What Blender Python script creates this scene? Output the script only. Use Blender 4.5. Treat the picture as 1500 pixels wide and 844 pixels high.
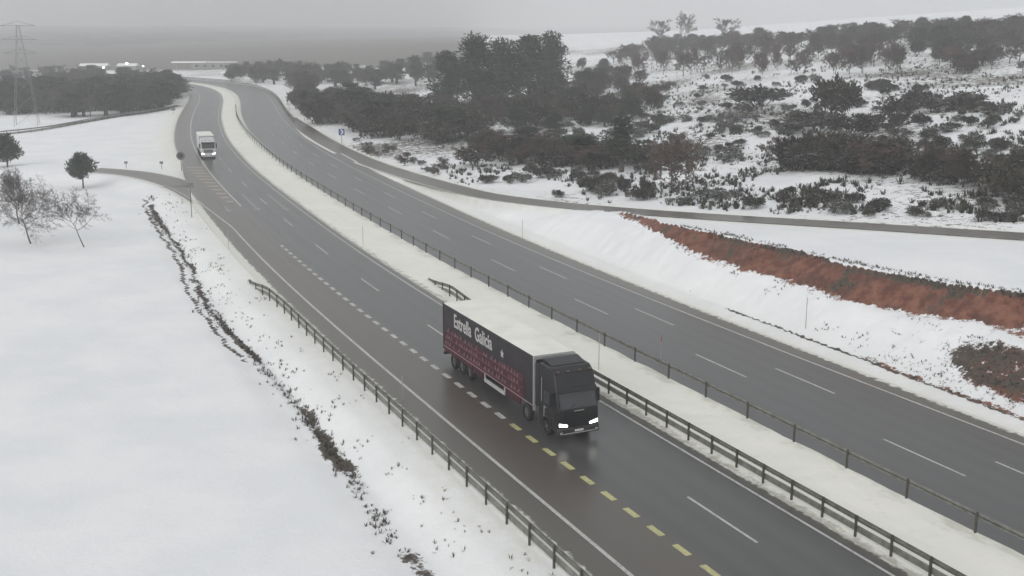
import bpy, math, random, time
_T0 = time.time()
def tick(n): pass
import numpy as np
from mathutils import Vector, Matrix
random.seed(7); rng = np.random.default_rng(7)
for o in list(bpy.data.objects): bpy.data.objects.remove(o)
SC = bpy.context.scene
COL = SC.collection
R = math.radians

# ------------------------------------------------------------------ camera, light, exposure
CAM_H, F, HY = 24.0, 1650.0, 44.0
PITCH = math.atan((422 - HY) / F)
cam = bpy.data.cameras.new('camera'); cam.sensor_width = 36; cam.lens = 36 * F / 1500
cam.clip_start = 1; cam.clip_end = 20000
co = bpy.data.objects.new('camera', cam); COL.objects.link(co)
co.location = (0, 0, CAM_H); co.rotation_euler = (R(90) - PITCH, 0, 0)
SC.camera = co
W = bpy.data.worlds.new('World'); SC.world = W; W.use_nodes = True
nt = W.node_tree; nt.nodes.clear()
sky = nt.nodes.new('ShaderNodeTexSky'); sky.sky_type = 'NISHITA'; sky.sun_disc = False
sky.sun_elevation = R(32); sky.sun_rotation = R(205); sky.air_density = 1.2; sky.dust_density = 6
hs = nt.nodes.new('ShaderNodeHueSaturation'); hs.inputs['Saturation'].default_value = 0.10
bg = nt.nodes.new('ShaderNodeBackground'); bg.inputs['Strength'].default_value = 0.13
wo = nt.nodes.new('ShaderNodeOutputWorld')
mxw = nt.nodes.new('ShaderNodeMix'); mxw.data_type = 'RGBA'; mxw.inputs[0].default_value = .72; mxw.inputs[7].default_value = (4.55, 4.66, 4.75, 1)   # overcast deck over the clear-sky model
nt.links.new(sky.outputs[0], hs.inputs['Color']); nt.links.new(hs.outputs[0], mxw.inputs[6]); nt.links.new(mxw.outputs[2], bg.inputs[0]); nt.links.new(bg.outputs[0], wo.inputs[0])
sl = bpy.data.lights.new('sun', 'SUN'); sl.energy = 0.55; sl.angle = R(40); sl.color = (1, .98, .95)
so = bpy.data.objects.new('sun', sl); COL.objects.link(so)
so.rotation_euler = (R(58), 0, R(-25)); so.location = (0, 0, 300)
SC.view_settings.view_transform = 'Standard'; SC.view_settings.look = 'None'
SC.view_settings.gamma = 1; SC.view_settings.use_curve_mapping = False
SC.view_settings.exposure = 0.22
SC.render.engine = 'CYCLES'
SC.cycles.volume_bounces = 4

# ------------------------------------------------------------------ tagging and mesh helpers
def tag(o, label=None, cat=None, group=None, kind=None):
    if label: o['label'] = label
    if cat: o['category'] = cat
    if group: o['group'] = group
    if kind: o['kind'] = kind
    return o
def empty(name, loc, rz=0, label=None, cat=None, group=None):
    o = bpy.data.objects.new(name, None); COL.objects.link(o); o.location = loc
    o.rotation_euler = (0, 0, rz); o.empty_display_size = .3
    return tag(o, label, cat, group)
class MB:
    def __init__(s): s.v = []; s.f = []; s.m = []
    def add(s, V, Fc, m=0):
        b = len(s.v); s.v.extend([tuple(p) for p in V]); s.f.extend([tuple(i + b for i in q) for q in Fc]); s.m.extend([m] * len(Fc))
    def box(s, x0, x1, y0, y1, z0, z1, m=0):
        s.add([(x0,y0,z0),(x1,y0,z0),(x1,y1,z0),(x0,y1,z0),(x0,y0,z1),(x1,y0,z1),(x1,y1,z1),(x0,y1,z1)],
              [(0,3,2,1),(4,5,6,7),(0,1,5,4),(1,2,6,5),(2,3,7,6),(3,0,4,7)], m)
    def tube(s, a, b, r0, r1=None, n=6, m=0, cap=True):
        r1 = r0 if r1 is None else r1
        a = Vector(a); b = Vector(b); d = (b - a).normalized()
        u = d.orthogonal().normalized(); w = d.cross(u)
        V = []
        for c, r in ((a, r0), (b, r1)):
            for k in range(n):
                t = 2 * math.pi * k / n; V.append(c + u * math.cos(t) * r + w * math.sin(t) * r)
        Fc = [(k, (k+1) % n, n + (k+1) % n, n + k) for k in range(n)]
        if cap: Fc += [tuple(range(n))[::-1], tuple(range(n, 2*n))]
        s.add(V, Fc, m)
    def prism(s, prof, y0, y1, m=0):           # prof in (x,z), extruded along y
        n = len(prof)
        V = [(x, y0, z) for x, z in prof] + [(x, y1, z) for x, z in prof]
        s.add(V, [(k, (k+1) % n, n + (k+1) % n, n + k) for k in range(n)] + [tuple(range(n))[::-1], tuple(range(n, 2*n))], m)
    def sweep(s, pts, prof, m=0, closed=True):  # prof: (side offset, z) swept along 3-D polyline
        n = len(prof); V = []; N = len(pts)
        for i, p in enumerate(pts):
            a = pts[max(i-1, 0)]; b = pts[min(i+1, N-1)]
            t = Vector((b[0]-a[0], b[1]-a[1], 0)).normalized(); nn = Vector((-t.y, t.x, 0))
            for o, z in prof: V.append((p[0] + nn.x*o, p[1] + nn.y*o, p[2] + z))
        Fc = []
        K = n if closed else n - 1
        for i in range(N-1):
            for k in range(K): Fc.append((i*n+k, i*n+(k+1) % n, (i+1)*n+(k+1) % n, (i+1)*n+k))
        if closed: Fc += [tuple(range(n))[::-1], tuple(range((N-1)*n, N*n))]
        s.add(V, Fc, m)
    def mesh(s, name, mats, smooth=False):
        me = bpy.data.meshes.new(name); me.from_pydata(s.v, [], s.f); me.update()
        for mt in (mats if isinstance(mats, (list, tuple)) else [mats]): me.materials.append(mt)
        if max(s.m, default=0) > 0: me.polygons.foreach_set('material_index', s.m)
        if smooth: me.polygons.foreach_set('use_smooth', [True] * len(me.polygons))
        return me
    def build(s, name, mats, parent=None, smooth=False, bevel=0, loc=None, **kw):
        me = s.mesh(name, mats, smooth)
        o = bpy.data.objects.new(name, me); COL.objects.link(o)
        if parent: o.parent = parent
        if loc: o.location = loc
        if bevel:
            b = o.modifiers.new('bevel', 'BEVEL'); b.width = bevel; b.segments = 2; b.limit_method = 'ANGLE'
        return tag(o, **kw)

# ------------------------------------------------------------------ materials
def pm(name, col, rough=.6, metal=0, emis=None, es=0, spec=.5, var=0, scale=3, bump=0, col2=None, objvar=0, coat=0, snow=0):
    m = bpy.data.materials.new(name); m.use_nodes = True; t = m.node_tree; b = t.nodes['Principled BSDF']
    b.inputs['Base Color'].default_value = (*col, 1); b.inputs['Roughness'].default_value = rough
    b.inputs['Metallic'].default_value = metal; b.inputs['Specular IOR Level'].default_value = spec
    b.inputs['Coat Weight'].default_value = coat
    if emis: b.inputs['Emission Color'].default_value = (*emis, 1); b.inputs['Emission Strength'].default_value = es
    out = None
    if var or col2:
        n = t.nodes.new('ShaderNodeTexNoise'); n.inputs['Scale'].default_value = scale; n.inputs['Detail'].default_value = 6
        tc = t.nodes.new('ShaderNodeTexCoord'); t.links.new(tc.outputs['Object'], n.inputs['Vector'])
        rp = t.nodes.new('ShaderNodeValToRGB'); rp.color_ramp.elements[0].position = .35; rp.color_ramp.elements[1].position = .65
        c2 = col2 or tuple(c * (1 + var) for c in col)
        rp.color_ramp.elements[0].color = (*(tuple(c * (1 - var) for c in col)), 1); rp.color_ramp.elements[1].color = (*c2, 1)
        t.links.new(n.outputs['Fac'], rp.inputs[0]); out = rp.outputs[0]
        if bump:
            bp = t.nodes.new('ShaderNodeBump'); bp.inputs['Strength'].default_value = bump
            t.links.new(n.outputs['Fac'], bp.inputs['Height']); t.links.new(bp.outputs[0], b.inputs['Normal'])
    if objvar:
        oi = t.nodes.new('ShaderNodeObjectInfo'); mr = t.nodes.new('ShaderNodeMapRange')
        mr.inputs['To Min'].default_value = 1 - objvar; mr.inputs['To Max'].default_value = 1 + objvar
        t.links.new(oi.outputs['Random'], mr.inputs[0])
        mx = t.nodes.new('ShaderNodeVectorMath'); mx.operation = 'SCALE'
        if out: t.links.new(out, mx.inputs[0])
        else: mx.inputs[0].default_value = col
        t.links.new(mr.outputs[0], mx.inputs['Scale']); out = mx.outputs[0]
    if snow:                                   # snow lodged on the faces that look up
        g_ = t.nodes.new('ShaderNodeNewGeometry'); sx_ = t.nodes.new('ShaderNodeSeparateXYZ'); t.links.new(g_.outputs['True Normal'], sx_.inputs[0])
        ab = t.nodes.new('ShaderNodeMath'); ab.operation = 'ABSOLUTE'; t.links.new(sx_.outputs[2], ab.inputs[0])
        mr = t.nodes.new('ShaderNodeMapRange'); mr.inputs[1].default_value = .70; mr.inputs[2].default_value = .95; mr.inputs[4].default_value = snow; t.links.new(ab.outputs[0], mr.inputs[0])
        mx = t.nodes.new('ShaderNodeMix'); mx.data_type = 'RGBA'; t.links.new(mr.outputs[0], mx.inputs[0]); t.links.new(out, mx.inputs[6]); mx.inputs[7].default_value = (.75, .76, .78, 1); out = mx.outputs[2]
    if out: t.links.new(out, b.inputs['Base Color'])
    return m
class NT:                                      # tiny node-writing helper
    def __init__(s, name):
        s.m = bpy.data.materials.new(name); s.m.use_nodes = True; s.t = s.m.node_tree; s.b = s.t.nodes['Principled BSDF']
    def n(s, kind, **kw):
        x = s.t.nodes.new(kind)
        for k, v in kw.items(): setattr(x, k, v)
        return x
    def l(s, a, b): s.t.links.new(a, b)
    def put(s, sock, v):
        if hasattr(v, 'is_output'): s.l(v, sock)
        else: sock.default_value = v
    def math(s, op, a, b=None, clamp=False):
        x = s.n('ShaderNodeMath', operation=op); x.use_clamp = clamp; s.put(x.inputs[0], a)
        if b is not None: s.put(x.inputs[1], b)
        return x.outputs[0]
    def noise(s, vec, scale, detail=5, rough=.55):
        x = s.n('ShaderNodeTexNoise'); s.put(x.inputs['Vector'], vec); x.inputs['Scale'].default_value = scale
        x.inputs['Detail'].default_value = detail; x.inputs['Roughness'].default_value = rough; return x.outputs['Fac']
    def step(s, v, a, b):
        x = s.n('ShaderNodeMapRange', interpolation_type='SMOOTHSTEP'); s.put(x.inputs[0], v); x.inputs[1].default_value = a; x.inputs[2].default_value = b
        return x.outputs[0]
    def mix(s, f, a, b):
        x = s.n('ShaderNodeMix', data_type='RGBA'); s.put(x.inputs[0], f)
        for k, v in ((6, a), (7, b)):
            if isinstance(v, tuple): v = (*v, 1)
            s.put(x.inputs[k], v)
        return x.outputs[2]

def snow_material():
    k = NT('snow_ground')
    geo = k.n('ShaderNodeNewGeometry').outputs['Position']
    def attr(n): a = k.n('ShaderNodeAttribute', attribute_name=n); return a.outputs['Fac']
    soil, scrub, dirt, turf = attr('soil'), attr('scrub'), attr('dirt'), attr('turf')
    nb = k.noise(geo, .12, 4); nm = k.noise(geo, .9, 6, .65); nf = k.noise(geo, 3.5, 5, .7)
    base = k.mix(k.step(nb, .35, .65), (.80, .81, .83), (.86, .865, .875))
    dn = k.math('MULTIPLY', dirt, k.math('ADD', k.step(nm, .25, .75), .35), clamp=True)
    base = k.mix(dn, base, (.74, .735, .655))
    # bare earth, turf and heath only where the maps say, broken by noise
    mix3 = k.math('ADD', k.math('MULTIPLY', nm, .55), k.math('MULTIPLY', nf, .45))
    ms = k.step(k.math('SUBTRACT', k.math('ADD', scrub, mix3), 1.0), -.015, .03)
    heath = k.mix(k.step(nf, .4, .62), (.055, .055, .045), (.15, .13, .10))
    base = k.mix(ms, base, heath)
    mo = k.step(k.math('SUBTRACT', k.math('ADD', soil, mix3), 1.0), -.02, .05)
    red = k.mix(k.step(nm, .38, .62), (.118, .040, .025), (.235, .10, .064))
    red = k.mix(k.math('MULTIPLY', k.step(k.noise(geo, .38, 5, .7), .50, .66), .65), red, (.075, .038, .028)); red = k.mix(k.math('MULTIPLY', k.step(nf, .55, .7), .45), red, (.07, .045, .035))
    base = k.mix(mo, base, red)
    mt = k.step(k.math('SUBTRACT', k.math('ADD', turf, mix3), 1.0), -.02, .05)
    base = k.mix(mt, base, k.mix(k.step(nf, .4, .6), (.035, .03, .024), (.09, .07, .05)))
    k.put(k.b.inputs['Base Color'], base)
    k.b.inputs['Roughness'].default_value = .75
    bp = k.n('ShaderNodeBump'); bp.inputs['Strength'].default_value = .35; bp.inputs['Distance'].default_value = .25
    k.l(mix3, bp.inputs['Height']); k.l(bp.outputs[0], k.b.inputs['Normal'])
    return k.m

def road_material(name, edges, brown, track, tone=(.085, .084, .082), sm=1.0):
    """UV is (s, d) in metres. edges: (d, halfwidth, side) zones that gather slush and grit"""
    k = NT(name)
    uv = k.n('ShaderNodeUVMap', uv_map='UVMap').outputs[0]
    sp = k.n('ShaderNodeSeparateXYZ'); k.l(uv, sp.inputs[0]); S, D = sp.outputs[0], sp.outputs[1]
    mp = k.n('ShaderNodeMapping'); k.l(uv, mp.inputs[0]); mp.inputs['Scale'].default_value = (.05, 1.6, 1)
    streak = k.noise(mp.outputs[0], 1.0, 5, .6)
    blot = k.noise(uv, .22, 4); fine = k.noise(uv, 9, 3); med = k.noise(uv, 1.6, 6, .7)
    col = k.mix(k.step(streak, .3, .7), tuple(c * .92 for c in tone), tuple(c * 1.10 for c in tone))
    col = k.mix(k.math('MULTIPLY', k.step(blot, .45, .7), .25), col, tuple(c * 1.15 for c in tone))
    col = k.mix(k.math('MULTIPLY', fine, .25), col, (.085, .085, .085))
    for d0, w in track:                         # darker wetter wheel paths
        x = k.math('ABSOLUTE', k.math('SUBTRACT', D, d0))
        g = k.math('MULTIPLY', k.math('SUBTRACT', 1.0, k.step(x, w * .3, w * 1.3)), .38)
        col = k.mix(g, col, (.048, .048, .047))
    for a, b in brown:                          # silt-browned bands
        g = k.math('MULTIPLY', k.step(D, a - .4, a + .4), k.math('SUBTRACT', 1.0, k.step(D, b - .5, b + .5)))
        g = k.math('MULTIPLY', g, k.math('ADD', .45, k.math('MULTIPLY', streak, .55)))
        col = k.mix(g, col, (.098, .081, .066))
    sn = None
    for d0, sgn, w in edges:                    # slush at pavement edges
        x = k.math('MULTIPLY', k.math('SUBTRACT', D, d0), float(sgn))
        x = k.math('ADD', x, k.math('MULTIPLY', k.math('SUBTRACT', med, .5), w * 1.7))
        grit = k.step(x, -w * 1.6, -w * .2)
        col = k.mix(k.math('MULTIPLY', grit, .75), col, (.105, .095, .078))
        g = k.step(x, -.15, .1)
        sn = g if sn is None else k.math('MAXIMUM', sn, g)
    if sn is not None: col = k.mix(sn, col, (.68, .68, .62))
    k.put(k.b.inputs['Base Color'], col)
    rg = k.math('ADD', .28, k.math('MULTIPLY', k.step(streak, .2, .8), .05))
    if sn is not None: rg = k.math('ADD', rg, k.math('MULTIPLY', sn, .4))
    k.put(k.b.inputs['Roughness'], rg)
    bp = k.n('ShaderNodeBump'); bp.inputs['Strength'].default_value = .12; bp.inputs['Distance'].default_value = .02
    k.l(fine, bp.inputs['Height']); k.l(bp.outputs[0], k.b.inputs['Normal'])
    return k.m

def paint_material(name, col):
    k = NT(name); geo = k.n('ShaderNodeNewGeometry').outputs['Position']
    n = k.noise(geo, 4.5, 5, .7); n2 = k.noise(geo, .5, 3)
    g = k.step(k.math('ADD', n, k.math('MULTIPLY', n2, .3)), .62, .80)
    k.put(k.b.inputs['Base Color'], k.mix(k.math('MULTIPLY', g, .55), col, (.16, .155, .15)))
    k.b.inputs['Roughness'].default_value = .45
    return k.m

M_SNOW = snow_material()
M_WHITE = paint_material('white_road_paint', (.50, .50, .48))
M_WORN = paint_material('worn_white_road_paint', (.30, .30, .29))
M_YEL = paint_material('yellow_road_paint', (.50, .48, .22))
M_HATCH = paint_material('hatch_road_paint', (.42, .35, .27))
M_ZINC = pm('galvanised_steel', (.19, .188, .17), .5, .2, var=.25, scale=2.5)
M_ZINCD = pm('weathered_post_steel', (.085, .082, .07), .6, .3, var=.25, scale=3)
M_BARK = pm('bark', (.075, .062, .052), .9, var=.3, scale=4, objvar=.2)
M_TWIG = pm('twigs', (.085, .075, .068), .9, var=.25, scale=2, objvar=.25)
M_TWIGR = pm('reddish_twigs', (.095, .068, .056), .9, var=.25, scale=2, objvar=.25)
M_PINE = pm('pine_needles', (.034, .046, .028), .8, var=.45, scale=1.5, objvar=.25)
M_PINEN = pm('young_pine_needles', (.05, .068, .045), .8, var=.4, scale=2)
M_SHRUB = pm('shrub_leaves', (.026, .029, .020), .85, var=.4, scale=1.2, col2=(.055, .047, .032), objvar=.5, snow=.22)
M_BROOM = pm('broom_stems', (.062, .066, .048), .85, var=.3, scale=2, objvar=.3, snow=.6)
M_GRASS = pm('dry_grass', (.13, .11, .07), .9, var=.4, scale=6)
M_DARKGR = pm('wet_dead_stems', (.06, .05, .04), .9, var=.4, scale=6)

# ------------------------------------------------------------------ geometry of the place
ctl = [(42.4,-7.9),(36.1,5.7),(17.2,46.6),(5.7,71.5),(-6.1,97.4),(-17.7,124.4),(-30.8,157.5),(-44.6,194.0),(-55.6,226),(-66.3,260),
       (-78,302),(-88.2,342),(-103,403),(-117,452),(-135,498),(-160,540),(-200,580),(-260,618),(-340,655),(-450,690),(-620,722)]
def catmull(P, step=3.0):
    P = [np.array(p, float) for p in P]; P = [2*P[0]-P[1]] + P + [2*P[-1]-P[-2]]; out = []
    for i in range(1, len(P)-2):
        a, b, c, d = P[i-1:i+3]; n = max(2, int(np.hypot(*(c-b)[:2]) / step))
        for k in range(n):
            t = k / n; out.append(.5*((2*b)+(-a+c)*t+(2*a-5*b+4*c-d)*t*t+(-a+3*b-3*c+d)*t**3))
    out.append(P[-2]); return np.array(out)
REF = catmull(ctl)
for _ in range(12): REF[1:-1] = (REF[:-2] + 2*REF[1:-1] + REF[2:]) / 4
class Line:
    def __init__(s, P):
        s.P = np.array(P, float); s.xy = s.P[:, :2]; d = np.diff(s.xy, axis=0); s.L = np.hypot(d[:, 0], d[:, 1])
        s.T = d / s.L[:, None]; s.S = np.r_[0, np.cumsum(s.L)]
    def near(s, X, Y):
        """arc length and signed offset (+ is left of travel)"""
        X = np.asarray(X, float).ravel(); Y = np.asarray(Y, float).ravel()
        oS = np.empty(len(X)); oD = np.empty(len(X))
        for c in range(0, len(X), 20000):
            x = X[c:c+20000, None]; y = Y[c:c+20000, None]
            rx = x - s.xy[None, :-1, 0]; ry = y - s.xy[None, :-1, 1]
            t = np.clip(rx*s.T[:, 0] + ry*s.T[:, 1], 0, s.L)
            dx = rx - t*s.T[:, 0]; dy = ry - t*s.T[:, 1]; q = dx*dx + dy*dy
            i = np.argmin(q, axis=1); r = np.arange(len(i))
            sg = np.sign(s.T[i, 0]*ry[r, i] - s.T[i, 1]*rx[r, i])
            oS[c:c+20000] = s.S[i] + t[r, i]; oD[c:c+20000] = sg*np.sqrt(q[r, i])
        return oS, oD
    def at(s, a, d=0.0):
        a = np.atleast_1d(np.asarray(a, float)); d = np.broadcast_to(d, a.shape)
        x = np.interp(a, s.S, s.P[:, 0]); y = np.interp(a, s.S, s.P[:, 1])
        e = 1.5
        tx = np.interp(a+e, s.S, s.P[:, 0]) - np.interp(a-e, s.S, s.P[:, 0]); ty = np.interp(a+e, s.S, s.P[:, 1]) - np.interp(a-e, s.S, s.P[:, 1])
        l = np.hypot(tx, ty); tx /= l; ty /= l
        return np.stack([x - ty*d, y + tx*d], 1)
RL = Line(REF)
def rp(s, d): return RL.at(s, -np.asarray(d, float))       # d positive to the right-hand carriageway
def rd(X, Y): s, d = RL.near(X, Y); return s, -d
def unpx(px, py, z=0.0):                                    # where the sight line of a photo pixel meets height z
    c, s_ = math.cos(PITCH), math.sin(PITCH); dx = (px-750)/F; dz = -(py-422)/F
    v = (dx, c + dz*s_, -s_ + dz*c); t = (z - CAM_H)/v[2]; return (v[0]*t, v[1]*t, z)

svc_pts = [(*rp(s, d)[0], 0) for s, d in ((800,21),(650,20.5),(500,20),(400,20),(340,20),(295,20.6),(255,21.2),(225,22.3))]
svc_pts += [(*rp(196, 24)[0], .4)]
svc_pts += [unpx(*a) for a in ((660,274,.8),(700,285.5,1.2),(760,293.5,1.7),(820,300.5,2.0),(880,306,2.3),(1000,315,2.9),(1160,325,3.6),(1300,333,4.2),(1500,346.5,4.8))]
svc_pts += [(85,88,5.3),(140,66,5.6),(240,40,6)]
SVC = catmull(svc_pts)
for _ in range(6): SVC[1:-1] = (SVC[:-2] + 2*SVC[1:-1] + SVC[2:]) / 4
SL = Line(SVC)
svc_start = SL.near(*rp(345, 20)[0])[0][0]
ramp_px = [(20,243),(80,245),(140,249.5),(187,252),(240,263),(275,276),(300,290),(330,309),(352,328)]
RAMP = catmull([unpx(*p) for p in ramp_px]); 
for _ in range(4): RAMP[1:-1] = (RAMP[:-2] + 2*RAMP[1:-1] + RAMP[2:]) / 4
RPL = Line(RAMP)

_perm = rng.random((256, 256))
def vnoise(X, Y):
    xi = np.floor(X).astype(int); yi = np.floor(Y).astype(int); fx = X - xi; fy = Y - yi
    fx = fx*fx*(3-2*fx); fy = fy*fy*(3-2*fy)
    g = lambda a, b: _perm[a & 255, b & 255]
    return (g(xi,yi)*(1-fx)+g(xi+1,yi)*fx)*(1-fy) + (g(xi,yi+1)*(1-fx)+g(xi+1,yi+1)*fx)*fy
def fbm(X, Y, o=4):
    r = 0; a = .5; t = 0
    for i in range(o): r = r + a*vnoise(X*2**i + 17.3*i, Y*2**i + 5.1*i); t += a; a *= .5
    return r/t
def ss(x, a, b): t = np.clip((x-a)/(b-a), 0, 1); return t*t*(3-2*t)

cs = [40, 70, 84, 88, 94, 104, 112, 119, 135, 150, 165, 185, 220, 300]
c_bd = [31, 31, 30.3, 29, 27.3, 26.8, 26.4, 26.1, 28.0, 25.5, 23.5, 21.6, 21, 21]
c_bz = [3, 3, 3, 2.6, 2.6, 2.8, 2.7, 3.3, 3.2, 1.3, .7, .25, .05, .0]
c_cd = [33, 34, 33, 31.3, 29.9, 29.4, 28.6, 27.9, 29.2, 29.5, 25.6, 22.6, 22, 22]
c_cz = [5.2, 5.2, 5.1, 5.0, 5.0, 4.8, 4.75, 4.6, 4.0, 2.15, 1.3, .45, .05, .0]
def terrain(X, Y, full=False):
    X = np.asarray(X, float).ravel(); Y = np.asarray(Y, float).ravel()
    s, d = rd(X, Y)
    n1 = fbm(X/22, Y/22) - .5; n2 = fbm(X/3.1, Y/3.1) - .5; n3 = fbm(X/.9, Y/.9, 3) - .5
    z = np.full(len(X), -.06)
    road = (d > -12.4) & (d < 20.0)
    near = ss(-s, -330, -240)
    # median
    md = (d >= .6) & (d <= 6.9); u = np.clip((d-.6)/6.3, 0, 1)
    z = np.where(md, -.25, z)
    # left: verge, ditch, field
    fld = -.75 + .5*n1 + .10*n2*near
    lv = np.where(d > -15.2, -.03 - .11*ss(-d, 13.6, 15.2), -.14 - .85*ss(-d, 15.2, 17.9))
    dd = d + .5*np.sin(s/9) + 1.2*n2
    lv = lv - .35*np.exp(-((dd+18.2)/.55)**2)
    lf = np.where(d < -17.9, -.99 + (fld + .99)*ss(-d, 18.4, 20.6), lv) + .08*n2*ss(-d, 13.8, 15.5)
    farl = -.02 + (fld + .02)*ss(-d, 10.5, 16)
    wn = ss(s, 205, 232); lf = lf*(1-wn) + farl*wn
    z = np.where(d <= -12.4, lf, z)
    z = np.where((s > 250) & (d <= -11.2), farl, z)
    # right
    st, e = SL.near(X, Y); zs = np.interp(st, SL.S, SL.P[:, 2])
    bd, bz, cd, cz = (np.interp(s, cs, q) for q in (c_bd, c_bz, c_cd, c_cz))
    d2 = d + (.6 + 1.7*ss(d, 25, 27.5))*n2 + .45*n3
    low = bz*ss(d2, 22.3, 22.3 + (bd-22.3)*1.0) ** .9 + .15*n2*ss(d, 22.5, 24)
    low = np.where(d2 > bd, bz + (cz - bz)*np.clip((d2-bd)/(cd-bd), 0, 1)**.8, low)
    plat = cz + (zs - cz)*ss(e, -16, -3.2)
    low = np.where(d2 > cd, plat + .12*n2, low)
    a = X/np.maximum(Y, 30)
    sl = np.interp(a, [-.3, -.2, -.09, .09, .27, .45, 1], [.004, .012, .026, .052, .080, .088, .09])
    ee = np.maximum(e - 3.2, 0); ee = np.where(ee > 520, 520 + (ee-520)*.35, ee)
    ee2 = ee*np.interp(ee, [0, 30, 80], [.55, .8, 1.0])
    hill = zs + sl*ee2 + (fbm(X/38+9, Y/38) - .5)*np.clip(ee/40, 0, 1)*4.2*np.clip(a+.35, .15, 1) + .5*n2*np.clip(ee/8, 0, 1)
    cap = np.interp(a, [-.3, -.1, .05, .11, .18, .33, .45, 1], [6, 10, 15.5, 20, 27, 37, 44, 60])
    hp = np.maximum(hill, 0); hill = np.where(hill > 0, hp/(1+(hp/cap)**5)**.2, hill)
    rt = np.where(e > 0, hill, low)
    nr = (np.abs(e) < 3.1); rt = np.where(nr & (s < 345), zs - .07, rt)
    z = np.where(d >= 20.0, rt, z)
    z = np.where((d >= 20) & (d < 22.3) & (s < 200), -.03 + .12*ss(d, 20.8, 21.9) + .06*n2*ss(d, 20.8, 21.9), z)
    # ramp
    q, r = RPL.near(X, Y); r = np.abs(r)
    inr = (d < -10) & (q > 0)
    z = np.where(inr, z*ss(r, 3.8, 9) + -.07*(1-ss(r, 3.8, 9)), z)
    z = np.where(road, -.25, z)
    if not full: return z
    return z, s, d, e, r, n1, n2, n3, bd, cd

tick('ground')
# ------------------------------------------------------------------ ground sheet
def axis(lo, f0, f1, hi, h):
    a = list(np.arange(f0, f1, h)); st = h; x = f1
    while x < hi: a.append(x); st = min(st*1.055, 40); x += st
    a.append(hi); st = h; x = f0 - h; b = []
    while x > lo: b.append(x); st = min(st*1.055, 40); x -= st
    b.append(lo); return np.array(b[::-1] + a)
ax = axis(-1500, -72, 62, 1500, .36); ay = axis(-60, 38, 165, 2600, .36)
GX, GY = np.meshgrid(ax, ay); nx, ny = len(ax), len(ay)
GZ, s_, d_, e_, r_, n1_, n2_, n3_, bd_, cd_ = terrain(GX, GY, True)
HM = GZ.reshape(ny, nx)
def hmap(X, Y):
    X = np.asarray(X, float); Y = np.asarray(Y, float)
    i = np.clip(np.searchsorted(ax, X, side='right')-1, 0, nx-2); j = np.clip(np.searchsorted(ay, Y, side='right')-1, 0, ny-2)
    fx = np.clip((X-ax[i])/(ax[i+1]-ax[i]), 0, 1); fy = np.clip((Y-ay[j])/(ay[j+1]-ay[j]), 0, 1)
    return (HM[j,i]*(1-fx)+HM[j,i+1]*fx)*(1-fy) + (HM[j+1,i]*(1-fx)+HM[j+1,i+1]*fx)*fy
def hit(px, py, tmin=30, tmax=1400):
    px = np.atleast_1d(np.asarray(px, float)); py = np.atleast_1d(np.asarray(py, float))
    c, s_ = math.cos(PITCH), math.sin(PITCH); out = []; oks = []
    ts = np.geomspace(tmin, tmax, 420)
    for q0 in range(0, len(px), 4000):
        dx = (px[q0:q0+4000]-750)/F; dz = -(py[q0:q0+4000]-422)/F
        V = np.stack([dx, c + dz*s_, -s_ + dz*c], 1)
        X = V[:, :1]*ts; Y = V[:, 1:2]*ts; Z = CAM_H + V[:, 2:]*ts
        H = hmap(X, Y); b = Z < H; i = np.where(b.any(1), b.argmax(1), len(ts)-1); r = np.arange(len(dx))
        i0 = np.maximum(i-1, 0); g0 = (Z-H)[r, i0]; g1 = (Z-H)[r, i]; f = np.clip(g0/np.where(g0-g1 == 0, 1, g0-g1), 0, 1)
        t = ts[i0] + (ts[i]-ts[i0])*f; x = V[:, 0]*t; y = V[:, 1]*t
        out.append(np.stack([x, y, hmap(x, y)], 1)); oks.append(b.any(1))
    return np.concatenate(out), np.concatenate(oks)

me = bpy.data.meshes.new('snow_ground')
me.vertices.add(nx*ny); me.vertices.foreach_set('co', np.stack([GX.ravel(), GY.ravel(), GZ], 1).ravel())
ii = np.arange(nx*ny).reshape(ny, nx)
q = np.stack([ii[:-1, :-1], ii[:-1, 1:], ii[1:, 1:], ii[1:, :-1]], -1).reshape(-1, 4)
me.loops.add(q.size); me.loops.foreach_set('vertex_index', q.ravel())
me.polygons.add(len(q)); me.polygons.foreach_set('loop_start', np.arange(0, q.size, 4)); me.polygons.foreach_set('loop_total', np.full(len(q), 4))
me.update(calc_edges=True); me.polygons.foreach_set('use_smooth', np.ones(len(q), bool))
d2_ = d_ + (.6 + 1.7*ss(d_, 25, 27.5))*n2_ + .45*n3_
X_, Y_ = GX.ravel(), GY.ravel()
bank = ss(d2_, bd_-.5, bd_+.2)*(1 - ss(d2_, cd_-.3, cd_+.15))*(1 - ss(s_, 132, 142))
thin = ss(s_, 118, 128)*.22
lf_ = fbm(X_/3.2+50, Y_/3.2+11, 3) - .5
soil = bank*(.74 - thin + .25*ss(d2_, bd_, bd_+1.5) + .5*lf_)
blob = lambda s0, d0, rs, dr: np.exp(-((s_-s0)/rs)**2 - ((d_-d0)/dr)**2)
soil = np.maximum(soil, .63*np.clip(blob(75, 26.3, 9, 3.3)*1.4, 0, 1))
soil = np.maximum(soil, .50*ss(d_, bd_-3.0, bd_-.3)*(1-ss(d_, bd_, bd_+1))*(1-ss(s_, 116, 134)))
soil = np.maximum(soil, .40*ss(d_, 22, 24)*(1-ss(d_, bd_, bd_+1))*(1-ss(s_, 88, 112)) )
soil = np.maximum(soil, .56*ss(d2_, 21.6, 22.1)*(1-ss(d2_, 22.9, 23.5))*(1-ss(s_, 82, 104))) 
turf = (.50 + .45*fbm(s_/5, d_*.4))*np.exp(-((d2_-cd_+.30)/.42)**2)*(1-ss(s_, 112, 122))
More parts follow.
